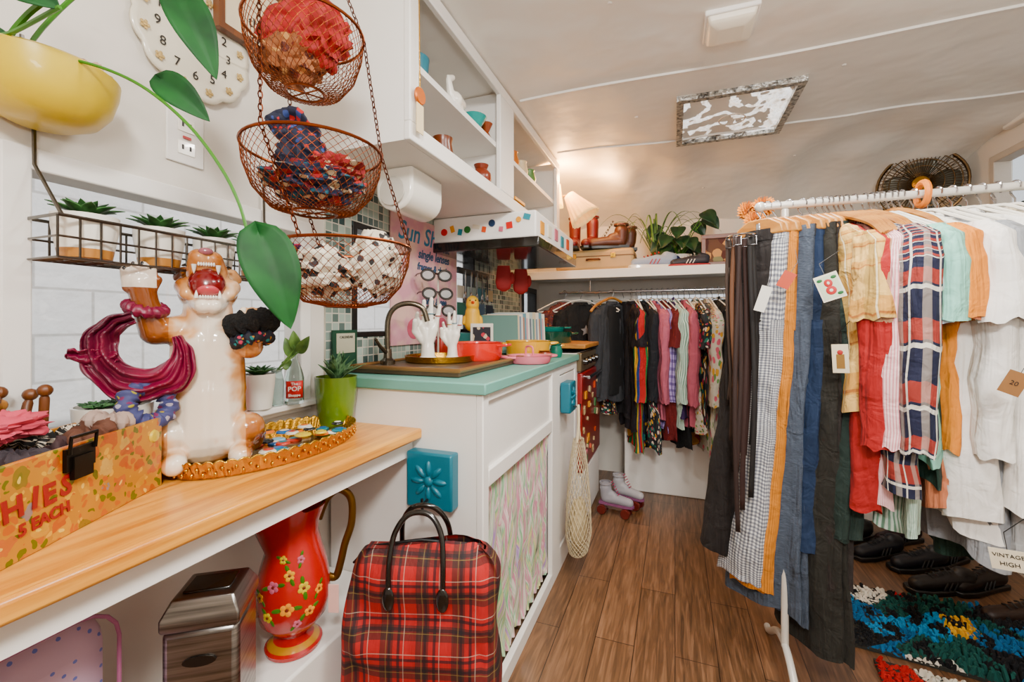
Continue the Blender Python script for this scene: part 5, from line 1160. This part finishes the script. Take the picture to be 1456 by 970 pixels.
def ftag(px,py,k,m,lb,tw,th,kind,tilt=-.3):
    P=at(px,py,k); d=(CAM-P); d.z=0; az=math.atan2(d.y,d.x)+pi/2
    e=E('price_tag',lb,'tag',tuple(P),az,group='tags on the front rack')
    Rt=Matrix.Rotation(tilt,3,'Y'); B().box((0,0,0),(tw,.002,th),R=Rt).obj('card',m,e)
    b=B(); b.tube([Rt@Vector((0,0,th*.45)),Rt@Vector((0,.01,th*.5+.03)),(0.02,.03,th*.5+.06)],.0008,4); b.obj('string',BLACK,e)
    MT=PM[e.name]@Matrix.Rotation(tilt,4,'Y')@Matrix.Translation((0,-.0014,0))@Matrix.Rotation(pi/2,4,'X')
    def mark(bf,c_,nm='picture'): b=B(); bf(b); b.v=[Rt@v for v in b.v]; b.obj(nm,mat(c_,.6),e)
    if kind=='card':
        mark(lambda b:b.box((0,-.0012,0),(tw*.86,.0008,th*.86)),'#cfd8c0'); mark(lambda b:b.ball((0,-.002,.010),(.009,.001,.010)),'#b2101a'); mark(lambda b:b.ball((0,-.002,-.009),(.011,.001,.011)),'#b2101a'); mark(lambda b:b.ball((0,-.0026,.010),(.003,.001,.004)),'#e6e0d2')
        mark(lambda b:b.ball((0,-.0026,-.009),(.004,.001,.004)),'#e6e0d2')
        for sx,sz in ((-1,1),(1,-1),(1,1)): mark(lambda b:b.ball((sx*tw*.3,-.002,sz*th*.32),(.006,.001,.004)),'#1f6a3a')
    elif kind=='vint': text('VINTAGE',.0105,BLACK,MT@Matrix.Translation((0,.008,0)),e); text('HIGH',.0115,BLACK,MT@Matrix.Translation((0,-.008,0)),e)
    elif kind=='20': text('20',.012,BLACK,MT,e)
    elif kind=='pic':
        mark(lambda b:b.box((0,-.0015,-.1*th),(tw*.5,.001,th*.5)),'#8a6a2a'); mark(lambda b:b.ball((0,-.002,.22*th),(tw*.18,.001,tw*.18)),'#a52a1e')
ftag(1180,408,1.08,mat('#e6e0d2',.6),'cream illustrated playing card tag in red and green',.050,.066,'card',-.35)
ftag(1195,510,1.10,mat('#d9d0b8',.6),'small illustrated card tag',.034,.072,'pic',-.05)
ftag(1435,797,.86,mat('#ddd4c0',.6),'cream paper tag with black lettering',.052,.040,'vint',-.15)
ftag(1118,398,1.14,mat('#b8521c',.6),'orange and cream patterned paper tag',.030,.044,'',.5)
ftag(1085,425,1.18,mat('#e2dfd6',.6),'white paper tag on the trousers',.026,.07,'',.3)
ftag(1442,545,.84,mat('#8f6a42',.7),'brown kraft paper tag',.030,.046,'20',.4)
# belts at rack end
for i,(dx_,dy_,L,c,wd) in enumerate(((-.02,.02,.80,'#3a2018',.014),(-.04,.05,.7,'#1c100c',.016),(-.015,.06,.95,'#4a2a1a',.012),(-.05,.0,.55,'#6a4a34',.012),(-.03,.08,.85,'#2a1812',.016),(-.005,-.01,.75,'#120a08',.014),(-.035,.09,.65,'#8a765e',.010),(-.055,.06,.5,'#241a16',.016),(-.045,-.02,.85,'#301a12',.012),(-.02,.10,.6,'#1a1412',.018),(-.06,.03,.6,'#4a3a30',.010))):
    b=B(); x=.212+dx_; y=RY-.03+dy_; z=1.30
    b.grid(lambda u,v:(x+(u-.5)*wd+.006*math.sin(v*5+i),y+.004*math.sin(v*7),z-v*L),2,24); 
    b.grid(lambda u,v:(x+(u-.5)*wd+.012*math.sin(pi*v),y+.012,z-v*L*.8),2,24)
    o=b.obj('belt',mat(c,.75),label='leather belt hanging at the end of the rack',cat='belt',group='leather belts on the rack',solid=.003)
    q=B(); q.tube([(x-.010,y-.003,z),(x+.010,y-.003,z),(x+.010,y-.003,z-.024),(x-.010,y-.003,z-.024)],.002,5,True); q.obj('buckle',CHROME,o,world=True)
e=E('belt_hanger','round chrome ring hanger holding belts','hanger',(.185,RY,1.31))
b=B(); b.tube([(.185+.04*math.cos(a*pi/8),RY+.0+.06*math.sin(a*pi/8),1.305) for a in range(16)],.003,6,True); b.obj('ring',CHROME,e,world=True)
b=B(); b.tube([(.21,RY+.03,1.305),(.235,RY+.01,1.36),(.245,RY,1.403)],.002,6); b.obj('hook',CHROME,e,world=True)
b=B(); pr_=at(1290,275,1.22); b.tube([(pr_.x,RY+.03*math.cos(a*pi/10),RZz+.0+.03*math.sin(a*pi/10)) for a in range(20)],.008,8,True); b.obj('size_divider',mat('#d88a00',.6),label='orange ring size divider on the rail',cat='divider')
# ---------------------------------------------------------------- back rail
BRY=2.74; BRZ_=1.245
e=E('clothes_rail','thin metal clothes rail under the shelf','clothes rail',(.2,BRY,BRZ_))
b=B(); b.tube([(-.70,BRY,BRZ_),(1.3,BRY,BRZ_)],.008,10); b.obj('rail',CHROME,e,world=True)
for X in (-.5,.3,1.1): b=B(); b.tube([(X,BRY,BRZ_),(X,BRY,SZ-.02)],.005,8); b.obj('bracket',CHROME,e,world=True)
gb='clothes on the rear rail'; hb='hangers on the rear rail'
bkc=[('#1a0f1c','dark plum'),('#a9381f','rust'),('#0a1420','navy'),('#6a0a18','burgundy'),('#b97080',  'pink'),('#4f4c88','lavender'),('#700a16','crimson'),('#3a1f56','purple'),('#c6bfb4','cream'),('#0e1014','black'),('#b96a78','rose'),('#a9a49c','stone'),('#1d2b24','dark green'),('#7a7670','grey'),('#c2b9c4','pale lilac'),('#130f0f','black'),('#4a4640','taupe'),('#0c1a2a','navy'),('#6a5a4a','brown'),('#20242a','charcoal'),('#5a1a2a','wine'),('#c0b8ac','ivory'),('#2a3a34','forest green'),('#3a2a24','dark brown'),('#1a1c24','black'),('#5a4a50','mauve grey'),('#2a1a1c','dark maroon'),('#18202c','dark navy')]
for i,(c,nm) in enumerate(bkc):
    x=-.25+.030*i; m=mat(c,.85,var=.3); lb=nm+' garment'
    if i==1: m=RST; lb='rainbow striped shirt'
    if i==5: m=LPL; lb='lilac checked shirt'
    if i==8: m=GST; lb='green and white striped blouse'
    if i in (11,14,21): m=floral('pastel_floral%d'%i,'#c9c2b4',['#c96a7a','#6f905a','#c9a04a'],60,.4); lb='pastel floral blouse'
    if i in (3,12,18): m=MULT; lb='dark multicoloured floral dress'
    L=.62+.22*R(); kd='dress' if i%4==3 else 'shirt'
    garment(kd,(x,BRY+.02*math.sin(i*3),BRZ_),F(12+16*R()),m,.17,L,lb+' hanging on the rail','dress' if kd=='dress' else 'shirt',gb,'long' if i%3 else 'short',.017,i,'wire',hb,A=.012,nz=.016)
e=garment('shirt',(-.56,BRY+.0,BRZ_+.0),.5,mat('#0b0b0e',.85),.14,.52,'black t-shirt with faded pale print','t-shirt',gb,'short',.03,1,'wire',hb)
def star(b,c,r,y):
    pts=[]
    for k in range(10): a=pi/2+k*pi/5; rr=r if k%2==0 else r*.45; pts.append((c[0]+rr*math.cos(a),c[1]+rr*math.sin(a)))
    b.prism(pts,.003,Matrix(((1,0,0,0),(0,0,-1,y),(0,1,0,0),(0,0,0,1))))
b=B(); star(b,(.02,-.24),.035,-.047); b.obj('print',mat('#9a9a9c',.8),e)
garment('shirt',(-.66,BRY-.02,BRZ_+.0),.6,floral('maroon_pattern','#5a1a14',['#a9682a','#2a3a4a','#8a2a1a'],60,.4),.13,.45,'dark red patterned shirt on the rear rail','shirt',gb,'long',.03,1,'wire',hb)
e=garment('shirt',(-.36,BRY-.03,BRZ_),.95,mat('#44464a',.9,var=.3),.14,.56,'grey zip jacket worn over a black t-shirt','jacket',gb,'long',.03,2,'wood',hb)
b=B(); b.loft([(0,-.012,-.09,.05,.022),(0,-.012,-.3,.07,.032),(0,-.012,-.62,.072,.036)],20,8,.002); b.obj('inner_shirt',mat('#0c0c0e',.85),e)
garment('dress',(-.45,BRY+.05,BRZ_),F(50),MULT,.13,.66,'dark patterned dress between jackets','dress',gb,None,.02,4,'wire',hb)
garment('shirt',(-.30,BRY+.05,BRZ_),F(40),mat('#1a1418',.85),.14,.66,'dark knitted shirt hanging on the rear rail','shirt',gb,'long',.02,4,'wire',hb)
QU=floral('patchwork','#5a2a3a',['#b9902a','#2a6a7a','#c9c0b0','#982a2a','#3a5a2a'],24,.7,obj=True)
b=B(); b.grid(lambda u,v:(-.28+u*.60,2.81+v*.28,.402+.03*abs(math.sin(u*9+v*4))+.012) if v>.25 else (-.28+u*.60,2.81-.006,.415+.03*abs(math.sin(u*9+1))-(.25-v)*.4),60,24); b.obj('quilt',QU,label='colourful patchwork quilt folded on the bench',cat='quilt',solid=.012)
def skate(loc,rz,m,label,grp):
    e=boot((loc[0],loc[1],loc[2]+.055),rz,m,.125,label,grp,.90,sole=mat('#8a5a7a',.5),lace='#a8486a',nm='roller_skate',cat='roller skate')
    for sx in (-.026,.026):
        for sy in (-.075,.055): B().lathe([(0,-.012),(.024,-.012),(.027,0),(.024,.012),(0,.012)],(sx,sy,-.028),16,R=Matrix.Rotation(pi/2,3,'Y')).obj('wheel',mat('#6a2a22',.4),e)
    b=B(); b.box((0,-.01,-.010),(.03,.15,.02)); b.obj('plate',CHROME,e)
skate((-.27,2.58,0),1.2,mat('#b5b3b6',.6),'grey-white roller skate boot with pink laces on the floor','roller skates'); skate((-.32,2.44,0),1.4,mat('#a5a3a8',.6),'grey-white roller skate boot with pink laces on the floor','roller skates')
k=0
for (x,y,c,rz) in ((.86,2.42,'#0f1220',-1.0),(.98,2.36,'#10121e',-1.1),(1.1,2.44,'#180c08',-.9),(.98,2.19,'#1a0e0a',-1.2),(1.12,2.25,'#22120a',-1.0),(1.13,2.04,'#321e10',-1.3),(.80,2.55,'#0a0a0e',-.9),(1.24,2.12,'#0d0d12',-1.1),(1.0,2.60,'#30151f',-1),(1.2,1.9,'#180c08',-1.2)):
    sneaker((x,y,.001),rz,mat(c,.5),('dark leather lace-up shoe on the floor' if k%2 else 'black lace-up shoe on the floor'),'shoes on the floor',sole=BLACK,s=1.0,stripe=mat('#1a1612',.7)); k+=1
# rugs
def f_rug(g):
    v=g.ob(); d,c=g.vor(g.map(v,(1,1,1)),8); h=g.xyz(c)[0]
    d2,c2=g.vor(v,30); h2=g.xyz(c2)[1]
    a=g.ramp(h,[(0,'#1f6f9a'),(.24,'#0a5a54'),(.42,'#e0b82a'),(.5,'#e6e2d8'),(.60,'#3f97c2'),(.78,'#c2242a'),(.86,'#14161c')],True)
    return g.mix(g.math('LESS_THAN',h2,.2),a,'#101218')
RUG=pmat('latch_hook',f_rug,.95)
def rugobj(x0,x1,y0,y1,m,lb,rz,dens=78):
    cx,cy=(x0+x1)/2,(y0+y1)/2; w,h=(x1-x0)/2,(y1-y0)/2
    e=E('rug',lb,'rug',(cx,cy,0),rz)
    b=B(); b.box((0,0,.006),(2*w,2*h,.010)); b.obj('backing',mat('#3a3a34',.9),e)
    b=B(); s=1/dens; nx_=int(2*w/s); ny_=int(2*h/s)
    for i in range(nx_):
        for j in range(ny_):
            x=-w+(i+.5+.4*(R()-.5))*s; y=-h+(j+.5+.4*(R()-.5))*s; r=s*.62; hh=.022+.014*R()+.012*math.sin(x*9); tx=(R()-.5)*.022; ty=(R()-.5)*.022
            vs=[(x+r*math.cos(a*pi/2+i),y+r*math.sin(a*pi/2+i),.008) for a in range(4)]+[(x+tx+r*.7*math.cos(a*pi/2+i),y+ty+r*.7*math.sin(a*pi/2+i),hh) for a in range(4)]+[(x+tx,y+ty,hh+.004)]
            b.add(vs,[(a,(a+1)%4,4+(a+1)%4,4+a) for a in range(4)]+[(4+a,4+(a+1)%4,8) for a in range(4)])
    o=b.obj('pile',m,e); o['kind']='stuff'
rugobj(.52,1.16,1.68,2.08,RUG,'shaggy multicoloured latch-hook rug with abstract blocks',-.12)
def f_rug2(g):
    d,c=g.vor(g.ob(),11); return g.ramp(g.xyz(c)[0],[(0,'#a5161c'),(.4,'#dedacf'),(.6,'#b2141a'),(.8,'#101013')],True)
rugobj(.56,1.1,1.38,1.63,pmat('latch_hook_red',f_rug2,.95),'shaggy red, white and black latch-hook rug',-.12)
# ---------------------------------------------------------------- camera
cam=bpy.data.cameras.new('cam'); co=bpy.data.objects.new('Camera',cam); COL.objects.link(co)
co.location=CAM; co.rotation_euler=(pi/2,0,TH); cam.sensor_width=36; cam.lens=36*FPX/1456; cam.shift_y=-(485-HY)/1456; cam.clip_start=.01
bpy.context.scene.camera=co
# ---------------------------------------------------------------- lights
def area(loc,rot,sx,sy,pw,c=(1,1,1)):
    l=bpy.data.lights.new('area','AREA'); l.shape='RECTANGLE'; l.size=sx; l.size_y=sy; l.energy=pw; l.color=c; o=bpy.data.objects.new('area_light',l); COL.objects.link(o); o.location=loc; o.rotation_euler=rot; return o
area((.30,-.45,1.82),(math.radians(60),0,math.radians(6)),.30,.18,36,(1,.97,.93))
area((.25,-.35,1.25),(math.radians(150),0,0),.3,.3,15,(1,.98,.95))
area((.154,1.41,1.87),(0,0,0),.12,.12,12,(1,.95,.88))
area(((x0+x1)/2,(y0+y1)/2,CZ-.05),(0,0,0),.3,.3,18,(1,.98,.95))
def pt(loc,pw,c,r=.05):
    l=bpy.data.lights.new('pt','POINT'); l.energy=pw; l.color=c; l.shadow_soft_size=r; o=bpy.data.objects.new('bulb_light',l); COL.objects.link(o); o.location=loc
pt((-.58,2.36,1.85),11,(1,.50,.18),.03)
pt((-.38,2.52,1.83),5,(1,.52,.2),.04)
s=bpy.data.lights.new('sun','SUN'); s.energy=3.8; s.angle=.02; so=bpy.data.objects.new('sun',s); COL.objects.link(so); so.rotation_euler=(0,math.radians(48),math.radians(-10))
w=bpy.data.worlds.new('World'); bpy.context.scene.world=w; w.use_nodes=True
bg=w.node_tree.nodes['Background']; bg.inputs[0].default_value=(.85,.92,1,1); bg.inputs[1].default_value=1.3
